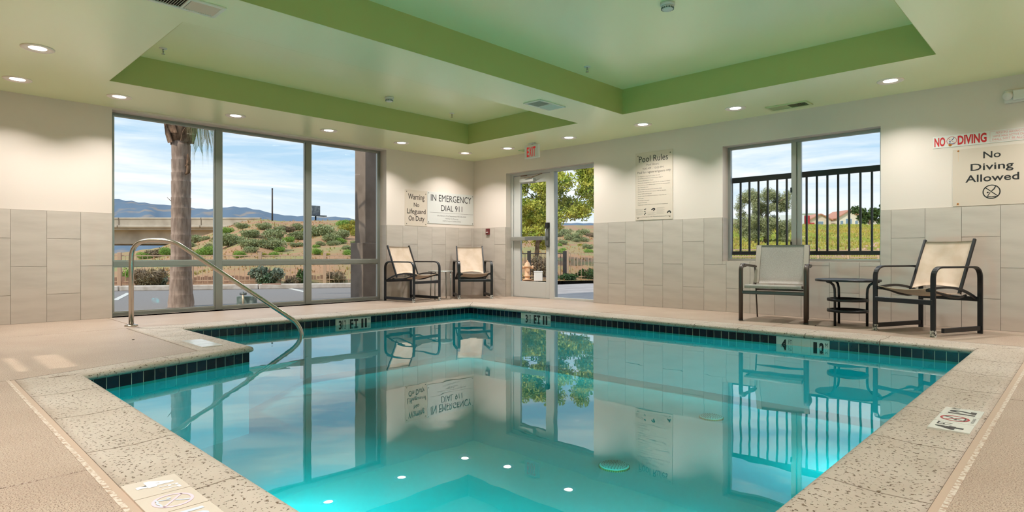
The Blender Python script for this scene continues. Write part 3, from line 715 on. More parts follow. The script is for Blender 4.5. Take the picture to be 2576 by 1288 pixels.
# right wall: pool rules
t = thing('pool_rules_sign', 'tall beige Pool Rules sign between the door and slider window', 'sign', (3.782, 0, 1.718)); WS, HS = .596, .966
panel(t, WS, HS, sign_m, .010)
def pr(body, fx0_, fx1_, fz, hh, mat=ink_m, bold=0.0): st(t, body, (fx0_-.5)*WS, (fx1_-.5)*WS, (.5-fz)*HS-hh/2, (.5-fz)*HS+hh/2, mat, bold, .010)
pr('Pool Rules', .10, .88, .097, .088); pr('Pool Hours:', .31, .65, .185, .028, ink_soft); pr('9:00 AM - 10:00 PM', .20, .76, .240, .028, ink_soft); pr('Pool for registered guests only', .06, .95, .297, .042, M('mid_ink', '#55504c', .6))
z = .352
for body, x1 in (('No lifeguard on duty. Swim at your own risk', .67), ("NO DIVING OR JUMPING. Maximum pool depth: 4'", .75), ('Maximum Occupancy = People', .50), ('Owners & management not responsible for accidents or injury', .93), ('Non swimmers and children under 14 must be accompanied', .92), ('by a responsible adult', .36), ('Glass containers prohibited. Do not swim alone', .72), ('Persons with communicable diseases shall not use pool', .83), ('Shower before entering pool', .45), ('Persons under the influence of alcohol or drugs shall not', .84), ('use the pool', .22), ('No running or horseplay', .39), ('No pets in pool area', .32), ('Report any unsafe conditions to management immediately', .88)):
    pr(body, .07, x1, z, .016, ink_soft); z += .0325
for xx, zz, n_ in ((.02, .835, 9), (.33, .885, 5), (.58, .825, 10)):
    mb = MB()
    for k in range(n_): mb.box((xx-.5)*WS, (xx+.20+.03*math.sin(k*2.1)-.5)*WS, -.0106, -.010, (.5-zz-.0105*k)*HS-.0022, (.5-zz-.0105*k)*HS)
    obj('fine_print', mb, M('pale_print', '#a79d93', .7), t)
mb = MB(); n_ = (0, -1, 0); pz = -.0107
def pt(a, b): return ((a-.5)*WS, pz, (.5-b)*HS)
stroke(mb, [pt(.24, .838), pt(.27, .846), pt(.295, .833)], .010, n_); stroke(mb, [pt(.24, .875), pt(.285, .877)], .010, n_); stroke(mb, [pt(.25, .925), pt(.27, .905), pt(.295, .895)], .012, n_)
stroke(mb, [pt(.44, .855), pt(.50, .835), pt(.54, .845), pt(.49, .868)], .016, n_); stroke(mb, [pt(.86, .91), pt(.90, .885), pt(.94, .89), pt(.95, .915)], .018, n_)
obj('rescue_pictogram', mb, ink_m, t)
pr('In case of emergency call: Police/Ambulance/Fire 911', .03, .94, .955, .018, ink_soft); screws(t, ((-.255, .44), (.262, .44), (-.255, -.45), (.255, -.445)), .010)
# no diving strip
t = thing('no_diving_sign', 'long white strip sign with red NO DIVING lettering', 'sign', (7.659, 0, 1.896))
panel(t, 1.20, .122, M('strip_white', '#dcd8d2', .35), .004); c0, z0 = 7.659, 1.896
st(t, 'NO', 7.072-c0, 7.164-c0, 1.850-z0, 1.944-z0, red_m, .035, .004); st(t, 'DIVING', 7.267-c0, 7.498-c0, 1.850-z0, 1.944-z0, red_m, .035, .004)
diver_symbol(t, (7.217-c0, -.004, 1.899-z0), EX, EZ, .042, red_m, M('navy_ink', '#1c2f7a', .5), 1.0, .55)
for k, body in enumerate(('PERSONS HAVING CURRENTLY ACTIVE DIARRHEA OR WHO', 'HAVE HAD ACTIVE DIARRHEA WITHIN THE PREVIOUS 14 DAYS', 'SHALL NOT BE ALLOWED TO ENTER THE POOL WATER')):
    ind = (.03, .008, .0)[k]; st(t, body, 7.540+ind-c0, 8.215-ind-c0, 1.919-.031*k-z0, 1.940-.031*k-z0, redtext_m, 0, .004)
mb = MB()
for q in ((7.524, 8.23, 1.946, 1.9475), (7.524, 8.23, 1.847, 1.8485), (7.524, 7.5255, 1.8485, 1.946), (8.2285, 8.23, 1.8485, 1.946)): mb.box(q[0]-c0, q[1]-c0, -.0046, -.004, q[2]-z0, q[3]-z0)
obj('print_border', mb, redtext_m, t)
rust_s = M('rusted_screw', '#b06a2c', .8); screws(t, ((7.203-c0, 1.858-z0),), .004, rust_s)
mb = MB(); mb.lathe([(.016, 0), (.012, .0006), (0, .0008)], n=12); o = obj('rust_stain', mb, M('rust_stain_orange', '#d39a52', .8), t, (7.205-c0, -.0042, 1.857-z0)); o.rotation_euler = (PI/2, 0, 0)
# no diving allowed panel
t = thing('no_diving_sign', 'large beige panel sign reading No Diving Allowed over the tiles', 'sign', (7.545, 0, 1.5145)); c0, z0 = 7.545, 1.5145
panel(t, .638, .575, M('wall_tone_panel', '#cdbdad', .4), .007)
st(t, 'No', 7.472-c0, 7.607-c0, 1.690-z0, 1.757-z0, ink_m, .012, .007); st(t, 'Diving', 7.372-c0, 7.703-c0, 1.553-z0, 1.645-z0, ink_m, .012, .007); st(t, 'Allowed', 7.330-c0, 7.744-c0, 1.461-z0, 1.534-z0, ink_m, .012, .007)
diver_symbol(t, (7.536-c0, -.007, 1.357-z0), EX, EZ, .070, ink_m, ink_m, 1.0, .85)
screws(t, ((7.272-c0, 1.786-z0), (7.268-c0, 1.253-z0), (7.82-c0, 1.253-z0)), .007, rust_s)
mb = MB(); mb.box(7.270-c0, 7.2735-c0, -.0074, -.007, 1.68-z0, 1.778-z0); mb.box(7.255-c0, 7.281-c0, -.0073, -.007, 1.232-z0, 1.247-z0); obj('rust_streak', mb, M('rust_wash', '#d9b795', .8), t)

# ================================================================== handrail
t = thing('pool_handrail', 'bent stainless steel handrail from the deck down into the pool', 'handrail', (1.088, -5.783, 0), math.atan2(.803, .595))
def arc_path(pts, rad, n=7):
    """polyline with rounded corners"""
    pts = [Vector(p) for p in pts]; o = [pts[0]]
    for i in range(1, len(pts)-1):
        a = (pts[i-1]-pts[i]); b = (pts[i+1]-pts[i]); r_ = rad[i-1] if isinstance(rad, (list, tuple)) else rad
        al, bl = a.length, b.length; d_ = min(r_, al*.49, bl*.49); p0 = pts[i]+a.normalized()*d_; p1 = pts[i]+b.normalized()*d_
        for k in range(n+1):
            s_ = k/n; o.append(p0*(1-s_)**2+pts[i]*2*s_*(1-s_)+p1*s_*s_)
    o.append(pts[-1]); return o
mb = MB(); mb.tube(arc_path([(0, 0, .0), (0, 0, .888), (.40, 0, .888), (1.695, 0, -.03), (1.70, 0, -.60)], [.19, .12, .14, .12], 9)[0:], .0235, 14); obj('rail_tube', mb, steel_m, t)
mb = MB(); mb.lathe([(.062, 0), (.060, .012), (.045, .016), (.026, .024)], n=24); obj('base_flange', mb, steel_m, t)

# ================================================================== furniture
def sling_chair(lab, x, y, rz, broken=False):
    t = thing('sling_chair', lab, 'chair', (x, y, 0), rz, 'black and beige sling chairs')
    hw, hd = .275, .335; ax = (0, 1, 0)
    for s_ in (1, -1):
        yy = s_*hw
        up = arc_path([(hd, yy, .035), (hd, yy, .625), (-hd, yy, .625), (-hd, yy, .0)], [.11, .11], 7)
        mb = MB(); mb.bar(up, ax, .022, .009); obj('side_frame', mb, black_m, t, bevel=.003, segs=1)
        mb = MB(); mb.bar([(hd, yy, .0), (hd, yy, .06)], ax, .0228, .0098); obj('worn_foot', mb, wear_m, t)
        x1 = hd-.012 if not (broken and s_ > 0) else hd-.13
        mb = MB(); mb.box(-hd, x1, yy-.014, yy+.014, .030, .072); obj('runner', mb, black_m, t, bevel=.003, segs=1)
        yi = yy-s_*.034
        br = [Vector((hd*(1-2*k/12), yi, 0)) for k in range(13)]
        for k, p in enumerate(br):
            u_ = k/12; p.z = (1-u_)**3*.425+3*(1-u_)**2*u_*.455+3*(1-u_)*u_*u_*.45+u_**3*.325
        mb = MB(); mb.bar(br, ax, .009, .011); obj('arched_brace', mb, black_m, t)
        sr = [(hd-.015, yi-s_*.012, .415), (.20, yi-s_*.012, .395), (.05, yi-s_*.012, .352), (-.10, yi-s_*.012, .335), (-.20, yi-s_*.012, .36)]
        mb = MB(); mb.tube(arc_path(sr, .08, 4), .011, 8); obj('seat_rail', mb, black_m, t)
        mb = MB(); mb.bar([(-.105, yi-s_*.012, .375), (-.335, yi-s_*.012, .888)], ax, .011, .013); obj('back_rail', mb, black_m, t, bevel=.002, segs=1)
        mb = MB(); mb.tube([(hd-.004, yy-s_*.02, .415), (hd-.004, yy-s_*.06, .415)], .013, 8); obj('pivot_bolt', mb, black_m, t)
    for x0, zz in ((hd, .308), (-hd, .322)):
        mb = MB(); mb.box(x0-.012, x0+.012, -hw, hw, zz-.022, zz+.022); obj('crossbar', mb, black_m, t, bevel=.003, segs=1)
    # seat and back cloth
    yw = .236; g = []
    for i in range(13):
        u_ = i/12; row = []
        for j in range(9):
            v_ = -1+2*j/8; c_ = 1-v_*v_
            xx = hd+.012-.035*c_*(1-u_)**3-u_*.47; zz = .425-.052*math.sin(u_*PI*.62)-.030*c_*(.35+.65*math.sin(u_*PI))+.012*(1-u_)*abs(v_)**2
            row.append((xx, v_*yw, zz))
        g.append(row)
    mb = MB(); mb.sheet(g, .006); obj('seat_sling', mb, sling_b, t)
    g = []
    for i in range(13):
        u_ = i/12; row = []
        for j in range(9):
            v_ = -1+2*j/8; c_ = 1-v_*v_; lo = .402+.045*c_; hi = .872-.006*c_; zz = lo+(hi-lo)*u_
            xx = -.105-(zz-.375)*.448-.030*c_*math.sin(u_*PI*.9+.2)+.004*math.sin(9*u_+4*v_); row.append((xx, v_*yw, zz))
        g.append(row)
    mb = MB(); mb.sheet(g, .006); obj('back_sling', mb, sling_b, t)
sling_chair('black framed sling chair with beige cloth by the window, side on', .408, -1.703, math.radians(6))
sling_chair('black framed sling chair with beige cloth in the room corner left of the door', .560, -.545, math.radians(-33))
sling_chair('large black framed sling chair with beige cloth and broken lower runner at far right', 7.106, -.617, math.radians(-113.6), True)

def grey_chair(x, y, rz):
    t = thing('patio_armchair', 'brown tube armchair with grey mesh seat under the slider window', 'chair', (x, y, 0), rz)
    lw = .333; fx = .27; bx = -.25
    for s_ in (1, -1):
        yy = s_*lw
        mb = MB(); mb.tube(arc_path([(fx, yy, .012), (fx, yy, .615), (fx-.18, yy, .618)], .07, 8), .0235, 14); obj('front_leg', mb, brown_m, t)
        mb = MB(); mb.tube([(fx, yy, 0), (fx, yy, .014)], .025, 14); obj('foot_cap', mb, black_m, t)
        arm = arc_path([(fx-.07, yy, .628), (.02, yy, .622), (-.18, yy-s_*.045, .600)], .08, 5)
        mb = MB(); mb.bar(arm, (0, 1, 0), .026, .011); obj('armrest', mb, brown_m, t, bevel=.005)
        mb = MB(); mb.tube([(-.18, yy-s_*.045, .598), (bx, s_*.275, .0)], .0085, 8); obj('back_leg', mb, brown_m, t)
        mb = MB(); mb.tube(arc_path([(.25, s_*.287, .385), (-.12, s_*.287, .365), (-.17, s_*.283, .45), (-.275, s_*.278, .848)], .07, 5), .011, 8); obj('sling_rail', mb, brown_m, t)
    mb = MB(); mb.box(fx-.016, fx+.016, -lw, lw, .300, .338); obj('front_bar', mb, brown_m, t, bevel=.006)
    mb = MB(); mb.tube([(bx+.03, -.28, .33), (bx+.03, .28, .33)], .012, 8); obj('rear_bar', mb, brown_m, t)
    g = []
    for i in range(17):
        u_ = i/16; row = []
        for j in range(9):
            v_ = -1+2*j/8; c_ = 1-v_*v_
            if u_ < .2: a = (1-u_/.2)*2.2; xx = .265+.022*math.sin(a); zz = .382+.024*math.cos(a)
            else: q = (u_-.2)/.8; xx = .265-.385*q; zz = .406-.03*q-.012*c_*math.sin(q*PI)
            row.append((xx, v_*.292, zz))
        g.append(row)
    mb = MB(); mb.sheet(g, .006); obj('seat_sling', mb, sling_g, t)
    g = []
    for i in range(13):
        u_ = i/12; row = []
        for j in range(11):
            v_ = -1+2*j/10; c_ = 1-v_*v_; zz = .405+.447*u_; row.append((-.145-.13*u_-.015*c_*math.sin(u_*PI), v_*(.286-.006*u_), zz))
        g.append(row)
    mb = MB(); mb.sheet(g, .006); obj('back_sling', mb, sling_g, t)
    for s_ in (-1, 1):
        mb = MB(); mb.bar([(-.139, s_*.262, .41), (-.269, s_*.258, .85)], (0, 1, 0), .026, .0035); obj('sling_hem', mb, M('sling_hem_grey', '#a79d90', .75), t)
grey_chair(5.690, -.545, math.radians(-81))

t = thing('side_table', 'round black metal side table with two ring shelves between the chairs', 'table', (6.406, -.553, 0))
mb = MB(); mb.lathe([(.285, .462), (.305, .462), (.307, .472), (.305, .482), (.296, .484), (.285, .482)], n=48); mb.lathe([(.286, .465), (.286, .463)], n=48); obj('rim', mb, black_m, t)
mb = MB(); mb.lathe([(.286, .470), (.286, .476), (0, .476)], n=48); obj('table_top', mb, M('pale_frosted_top', '#cfd6d6', .12, spec=.8), t)
mb = MB(); mb.lathe([(.286, .4685), (0, .4685)], n=48); obj('underside', mb, M('pale_underside', '#d9dcda', .6), t)
for k, a in enumerate((math.atan2(-.16, -.078), math.atan2(.045, .183), math.atan2(.114, -.105))):
    c_, s_ = math.cos(a), math.sin(a)
    mb = MB(); mb.tube([(p*c_, p*s_, z_) for p, z_ in ((.176, 0), (.176, .33), (.180, .385), (.197, .425), (.235, .452), (.285, .464))], .0125, 10); obj('leg', mb, black_m, t)
for z_ in (.155, .268):
    mb = MB(); mb.lathe([(.172, z_-.014), (.192, z_-.014), (.194, z_), (.192, z_+.014), (.172, z_+.014), (.170, z_), (.172, z_-.014)], n=40); obj('ring_shelf', mb, black_m, t)

t = thing('side_table', 'small round aluminium side table between the two corner chairs', 'table', (.42, -1.13, 0))
mb = MB(); mb.lathe([(.19, .452), (.205, .452), (.207, .460), (.205, .470), (.19, .470)], n=40); obj('rim', mb, alu_m, t)
mb = MB(); mb.lathe([(.192, .456), (.192, .466), (0, .466)], n=40); obj('table_top', mb, M('frosted_top', '#c9d2cf', .2), t)
for k in range(4):
    a = PI/4+k*PI/2-.4; c_, s_ = math.cos(a), math.sin(a); mb = MB(); mb.tube([(.195*c_, .195*s_, 0), (.183*c_, .183*s_, .452)], .0105, 8); obj('leg', mb, alu_m, t)

# leaf litter specks on the deck
for x, y, r_, lab in ((6.18, -.83, .010, 'tiny dark scrap on the deck by the black table'), (2.26, -6.05, .012, 'tiny dark scrap on the deck left of the handrail')):
    mb = MB(); mb.lathe([(r_, 0), (r_*.8, .004), (0, .006)], n=7); tag(obj('debris', mb, M('dark_scrap', '#2e2620', .9), None, (x, y, 0)), lab, 'debris')

# ================================================================== outside
asphalt_m = M('asphalt', '#928d8a', 1.0, spec=.08, noise=(40, '#8a8582', .4, .65), bump=(120, .3, .004))
soil_m = M('dry_soil', '#ac835f', .95, noise=(.55, '#98905a', .46, .62), bump=(3, .5, .05))
kerb_m = M('kerb_concrete', '#dccfc2', .8, noise=(6, '#bfae9c', .4, .7))
def leaf_mat(name, c1, c2):
    m_ = M(name, c1, .6, spec=.2, noise=(3.0, c2, .38, .62)); b = m_.node_tree.nodes['Principled BSDF']
    return m_
lg = leaf_mat('sage_leaf', '#adb384', '#848f60'); lb = leaf_mat('bright_leaf', '#a3bd5c', '#7ca04c'); ly = leaf_mat('yellow_leaf', '#c2b04a', '#93a04a'); ld = leaf_mat('dry_twig', '#a18d74', '#7c7458')
lt = leaf_mat('tree_leaf', '#d6d060', '#9db04c'); lo_ = leaf_mat('olive_leaf', '#b4b68c', '#8d9670'); lgr = leaf_mat('grey_leaf', '#8f9a88', '#4f6a4a'); ldk = leaf_mat('dark_leaf', '#5d7440', '#3f5a38')
bark_m = M('bark', '#8a7460', .9, noise=(9, '#6a5646', .4, .6))

def leaves(blobs, n, size, slim=.45, seed=1, hollow=.55):
    """n small leaf blades scattered through ellipsoid blobs (cx,cy,cz,rx,ry,rz)"""
    r_ = np.random.default_rng(seed); B = np.array(blobs); vol = B[:, 3]*B[:, 4]*B[:, 5]; idx = r_.choice(len(B), n, p=vol/vol.sum())
    d = r_.normal(size=(n, 3)); d /= np.linalg.norm(d, axis=1)[:, None]; rad = hollow+(1-hollow)*r_.random(n)
    c = B[idx, :3]+d*rad[:, None]*B[idx, 3:]
    a = d*.5+r_.normal(size=(n, 3))*.6; a /= np.linalg.norm(a, axis=1)[:, None]
    b = np.cross(a, r_.normal(size=(n, 3))); b /= np.linalg.norm(b, axis=1)[:, None]
    s_ = size*(.6+.8*r_.random(n))[:, None]
    v = np.stack([c-a*s_*.5, c+b*s_*slim*.5, c+a*s_*.5, c-b*s_*slim*.5], 1).reshape(-1, 3)
    me = bpy.data.meshes.new('foliage'); me.vertices.add(4*n); me.vertices.foreach_set('co', v.ravel())
    me.loops.add(4*n); me.loops.foreach_set('vertex_index', np.arange(4*n, dtype=np.int32)); me.polygons.add(n)
    me.polygons.foreach_set('loop_start', np.arange(0, 4*n, 4, dtype=np.int32)); me.polygons.foreach_set('loop_total', np.full(n, 4, dtype=np.int32)); me.update(calc_edges=True)
    return me
def foliage(parent, me, mat):
    if not me.materials: me.materials.append(mat)
    o = bpy.data.objects.new('foliage', me); COL.objects.link(o); o.parent = parent; o['kind'] = 'stuff'; return o

# --- ground, lot, kerb
m = MB()
for q in ((-2500, 2500, .26, 2500), (-2500, 2500, -2500, YB-.04), (-2500, -.28, YB-.04, .26), (XR+.1, 2500, YB-.04, .26)): m.box(*q, -1.2, -.30)
tag(obj('ground_plain', m, M('far_plain', '#a8a58a', .95)), 'flat dry ground far beyond the parking lot', 'ground', None, 'structure')
LA = math.radians(59.687); E1 = Vector((math.cos(LA), math.sin(LA), 0)); E2 = Vector((-math.sin(LA), math.cos(LA), 0)); LO = Vector((CX, CY, 0))
def lot(s_, t_, z=0): return LO+E1*s_+E2*t_+Vector((0, 0, z))
def lotbox(mb, s0, s1, t0, t1, z0, z1): mb.obox(lot((s0+s1)/2, (t0+t1)/2, (z0+z1)/2), E1*(s1-s0)/2, E2*(t1-t0)/2, (0, 0, (z1-z0)/2)); return mb
def kerb_t(s_): return 16.10+.02*max(0, s_+2.5)
kp = [lot(45, kerb_t(45)), lot(7, kerb_t(7)), lot(-2.5, 16.15), lot(-60, 16.0)]
m = MB(); m.prism([(-.28, -60), (-.28, .26), (45, .26), (45, 45)]+[(p.x, p.y) for p in kp], -.34, -.12)
tag(obj('parking_lot', m, asphalt_m), 'grey asphalt parking lot outside the glass', 'pavement', None, 'structure')
m = MB(); m.prism([(-3.2, .27), (12, .27), (12, 9.6), (-2.2, 9.2)], -.20, -.112); tag(obj('walkway', m, M('walkway_concrete', '#b4aca8', .85, noise=(3, '#a39a96', .4, .65))), 'pale concrete walkway outside the exit door', 'pavement', None, 'structure')
kb = thing('kerb', 'pale concrete kerb along the far side of the parking lot', 'kerb', lot(0, 16.3, -.12))
ss = [-60+3.05*k for k in range(22)]
for a, b in zip(ss, ss[1:]):
    p, q = lot(a+.01, kerb_t(a), -.062), lot(b-.01, kerb_t(b), -.062); c = (p+q)/2+E2*.08-Vector(kb.location); mb = MB()
    mb.obox(c, (q-p)/2, E2*.10, (0, 0, .062)); obj('kerb_stone', mb, kerb_m, kb, bevel=.02)
mb = MB(); c = lot(-1.75, 16.15, -.008)-Vector(kb.location); mb.obox(c+E2*.02, E1*.22, E2*.07, (0, 0, .02)); obj('rusty_patch', mb, M('red_block', '#b98a72', .9), kb)
line_m = M('worn_line_paint', '#d6d4cc', .8)
for (s0, t0, s1, t1), lab in (((-4.15, 12.9, -4.62, 15.2), 'white parking stripe at the left edge of the window view'), ((-1.30, 16.1, -.86, 14.6), 'white parking stripe seen right of the handrail')):
    a_, b_ = lot(s0, t0, -.1175), lot(s1, t1, -.1175); d_ = (b_-a_).normalized(); mb = MB(); mb.obox((a_+b_)/2, (b_-a_)/2, Vector((-d_.y, d_.x, 0))*.05, (0, 0, .0035)); tag(obj('parking_stripe', mb, line_m), lab, 'road marking')

# --- hillside
RID = [(-1.6,.9,50),(-.69,.74,60),(-.654,.9,56),(-.588,1.35,52),(-.555,1.95,50),(-.509,2.35,48),(-.482,2.75,46),(-.449,3.25,45),(-.423,3.38,45),(-.376,3.25,45),(-.323,3.3,45),(-.254,3.3,46),(-.19,3.3,48),(.008,3.5,55),(.14,3.7,60),(.363,6.17,110),(.604,6.17,110),(.87,5.9,110),(1.5,5.5,110)]
RK = [a[0] for a in RID]; RZ = [a[1] for a in RID]; RD = [a[2] for a in RID]
def terrain(k, D):
    Df = 19.0/(1-.28*k); zr = float(np.interp(k, RK, RZ)); Dr = float(np.interp(k, RK, RD))
    if D <= Df: return -.02-.08*max(0, min(1, (D-Df*.9)/(Df*.1)))
    p = (D-Df)/(Dr-Df)
    if p <= 1: return -.10+(zr+.10)*p**.9+.10*math.sin(1.9*k*D)*math.sin(.7*D)*p*(1-p)*4
    return zr-.05*(D-Dr)
def bearing(k, D, z=None): return Vector((CX+D*(DX+k*RX), CY+D*(DY+k*RY), terrain(k, D) if z is None else z))
def hill(k0, k1, nk, mat, name, lab):
    mb = MB(); rows = 44; vs = []
    for i in range(nk+1):
        k = k0+(k1-k0)*i/nk; Df = 19.0/(1-.28*k); Dr = float(np.interp(k, RK, RD)); Dk = Df*.897
        for j in range(rows+1):
            D = Dk+(Dr*1.35-Dk)*(j/rows)**1.35; p = bearing(k, D); p.z += .05*math.sin(p.x*2.3+1.3*p.y)*math.sin(p.y*1.7)*(1 if D > Df*1.02 else 0); vs.append(p)
    fs = [(i*(rows+1)+j, (i+1)*(rows+1)+j, (i+1)*(rows+1)+j+1, i*(rows+1)+j+1) for i in range(nk) for j in range(rows)]
    mb.add(vs, fs, True); return tag(obj(name, mb, mat), lab, 'hill', None, 'structure')
hill(-1.5, .27, 120, soil_m, 'hillside', 'dry brown hillside with scattered green shrubs')
grass_m = M('meadow_ground', '#9aa04c', .95, noise=(.12, '#c0a45c', .42, .62), bump=(2, .5, .05))
hill(.27, 1.45, 70, grass_m, 'meadow', 'yellow green meadow rising behind the slider window')
# grass tufts on the meadow
def tufts(n, k0, k1, D0, D1, hh, seed):
    r_ = np.random.default_rng(seed); v = []; f = []
    for i in range(n):
        k = k0+(k1-k0)*r_.random(); D = D0+(D1-D0)*r_.random()**1.6; p = bearing(k, D); s_ = hh*(.5+r_.random())*(D/35)**.5
        for q in range(3):
            a = r_.random()*PI; dx, dy = math.cos(a)*s_*.35, math.sin(a)*s_*.35; o = len(v); lx, ly = r_.normal()*s_*.3, r_.normal()*s_*.3
            v += [(p.x-dx, p.y-dy, p.z-.03), (p.x+dx, p.y+dy, p.z-.03), (p.x+lx, p.y+ly, p.z+s_)]; f.append((o, o+1, o+2))
    me = bpy.data.meshes.new('grass'); me.from_pydata(v, [], f); me.update(); return me
for nm, mt, n_, sd, lab in (('meadow_grass', M('green_grass', '#9ca94c', .8, noise=(.10, '#b8a64c', .44, .60)), 12000, 3, 'yellow flowering grass covering the meadow'), ('dry_grass', M('straw_grass', '#b59c5e', .85), 2500, 5, 'straw coloured dry grass among the meadow')):
    tag(obj(nm, tufts(n_, .33, .66, 24, 108, .13, sd), mt), lab, 'grass', None, 'stuff')
tag(obj('hill_grass', tufts(3800, -.60, .16, 19, 46, .08, 9), M('hill_weed', '#a3a056', .85, noise=(.4, '#b8905f', .38, .52))), 'low weeds covering the brown hillside', 'grass', None, 'stuff')

# --- shrubs on the slope
SHRUBS= [(-29.07, 7.39, 2.34, 0.35, 'g'), (-20.65, 4.4, 1.55, 0.38, 'g'), (-20.12, 3.24, 1.15, 0.57, 'g'), (-16.59, 2.68, 1.04, 0.37, 'g'), (-15.28, 2.15, 0.82, 0.26, 'g'), (-14.36, 1.44, 0.63, 0.25, 'b'), (-25.33, 7.1, 2.18, 0.38, 'g'), (-20.2, 5.25, 1.48, 0.49, 'g'), (-16.13, 3.34, 0.98, 0.47, 'g'), (-15.67, 3.51, 0.88, 0.19, 'b'), (-13.86, 2.48, 0.68, 0.17, 'b'), (-25.24, 8.44, 2.09, 0.33, 'd'), (-19.56, 5.73, 1.34, 0.27, 'b'), (-25.6, 9.34, 2.21, 0.38, 'g'), (-20.29, 6.7, 1.5, 0.45, 'g'), (-16.98, 4.82, 1.12, 0.18, 'g'), (-16.8, 5.06, 1.12, 0.18, 'g'), (-20.51, 7.94, 1.7, 0.59, 'g'), (-17.32, 6.78, 1.34, 0.37, 'g'), (-18.78, 8.08, 1.59, 0.4, 'g'), (-16.03, 6.15, 1.16, 0.25, 'g'), (-17.03, 7.07, 1.28, 0.27, 'b'), (-16.32, 5.73, 1.15, 0.2, 'g'), (-13.29, 3.94, 0.77, 0.22, 'b'), (-15.59, 5.12, 1.03, 0.16, 'b'), (-22.96, 11.07, 2.07, 0.46, 'y'), (-14.03, 5.66, 0.95, 0.21, 'g'), (-12.56, 4.92, 0.69, 0.25, 'b'), (-16.53, 7.55, 1.22, 0.21, 'g'), (-19.81, 9.66, 1.73, 0.36, 'y'), (-27.29, 13.2, 2.61, 0.42, 'b'), (-27.09, 13.82, 2.63, 0.42, 'y'), (-30.95, 7.16, 2.07, 0.37, 'b'), (-25.18, 7.94, 2.1, 0.29, 'g'), (-16.9, 3.22, 1.13, 0.13, 'b'), (-22.99, 8.39, 1.97, 0.23, 'y'), (-12.79, 4.0, 0.7, 0.14, 'y'), (-14.08, 2.13, 0.69, 0.15, 'y'), (-34.02, 6.35, 1.52, 0.52, 'g'), (-19.23, 1.94, 0.71, 0.39, 'b'), (-31.26, 5.96, 1.62, 0.28, 'g'), (-27.16, 3.8, 1.15, 0.31, 'g'), (-28.57, 2.65, 0.56, 0.52, 'd'), (-28.45, 2.0, 0.5, 0.34, 'b'), (-26.63, 2.58, 0.71, 0.38, 'b'), (-22.56, 3.31, 1.0, 0.29, 'g'), (-16.95, 23.42, 2.0, 0.48, 'g'), (-17.16, 25.79, 2.11, 0.42, 'g'), (-14.0, 20.63, 1.59, 0.43, 'g'), (-13.33, 20.03, 1.47, 0.24, 'g'), (-13.4, 20.87, 1.52, 0.28, 'g'), (-12.23, 17.62, 1.33, 0.23, 'g'), (-11.78, 16.73, 1.19, 0.16, 'b'), (-9.82, 14.59, 0.84, 0.23, 'b'), (-9.79, 16.57, 1.06, 0.24, 'g'), (-8.49, 14.9, 0.81, 0.2, 'b'), (-11.55, 18.21, 1.22, 0.13, 'y'), (-16.9, 22.7, 1.9, 0.28, 'g'), (-15.65, 24.67, 1.92, 0.28, 'd')]
SM = {}
for kd_, mt in (('g', lg), ('b', lb), ('y', ly), ('d', ld)):
    SM[kd_] = []
    for q in range(3):
        rr = random.Random(q*7+ord(kd_)); bl = [(rr.uniform(-.55, .55), rr.uniform(-.55, .55), rr.uniform(.30, .62), rr.uniform(.32, .5), rr.uniform(.32, .5), rr.uniform(.26, .42)) for _ in range(7)]+[(0, 0, .35, .8, .8, .36)]
        me = leaves(bl, 3000, .105, .5, q+ord(kd_)); me.materials.append(mt); SM[kd_].append(me)
SLAB = {'g': ('sage green shrub growing on the brown hillside', 'sage shrubs on the slope'), 'b': ('small bright green shrub growing on the hillside', 'bright green shrubs on the slope'),
        'y': ('yellowish weed shrub growing on the hillside', 'yellowish shrubs on the slope'), 'd': ('dry brown shrub growing on the hillside', 'dry shrubs on the slope')}
twig = MB()
for q in range(5):
    a = q*1.3; twig.tube([(0, 0, -.05), (.18*math.cos(a), .18*math.sin(a), .25), (.34*math.cos(a+.2), .34*math.sin(a+.2), .55)], [.03, .02, .01], 5)
twig = twig.mesh('stem'); twig.materials.append(bark_m)
def shrub_place(x, y, z):
    dx, dy = x-CX, y-CY; D = dx*DX+dy*DY; u_ = 1288+1510.1*(dx*RX+dy*RY)/D
    bay = 'left window bay' if u_ < 550 else 'middle window bay' if u_ < 776 else 'right window bay' if u_ < 1100 else 'door sidelight'
    return u_, ('near the crest' if D > 29 else 'on mid slope' if D > 23.5 else 'low on the slope')+' in the '+bay
NAMES = {'g': 'sage green shrub', 'b': 'bright green shrub', 'y': 'yellowish weedy shrub', 'd': 'dry brown shrub'}
SL = {}
for i, (x, y, z, r_, kd_) in enumerate(SHRUBS):
    u_, pl = shrub_place(x, y, z); SL.setdefault((kd_, pl), []).append((u_, i))
SLBL = {}
ORD = ['leftmost', 'second from left', 'third from left', 'fourth from left', 'fifth from left', 'sixth from left', 'seventh from left', 'eighth from left', 'ninth from left', 'tenth from left', 'eleventh from left', 'twelfth from left', 'thirteenth from left']
for (kd_, pl), lst in SL.items():
    for n_, (u_, i) in enumerate(sorted(lst)): SLBL[i] = NAMES[kd_]+' '+pl+(', '+ORD[n_] if len(lst) > 1 else '')
for i, (x, y, z, r_, kd_) in enumerate(SHRUBS):
    t = thing('shrub', SLBL[i], 'shrub', (x, y, z-.04), random.uniform(0, 6.28), SLAB[kd_][1]); t.scale = (r_*1.45, r_*1.45, r_*1.30)
    foliage(t, SM[kd_][i % 3], None); o = bpy.data.objects.new('stem', twig); COL.objects.link(o); o.parent = t
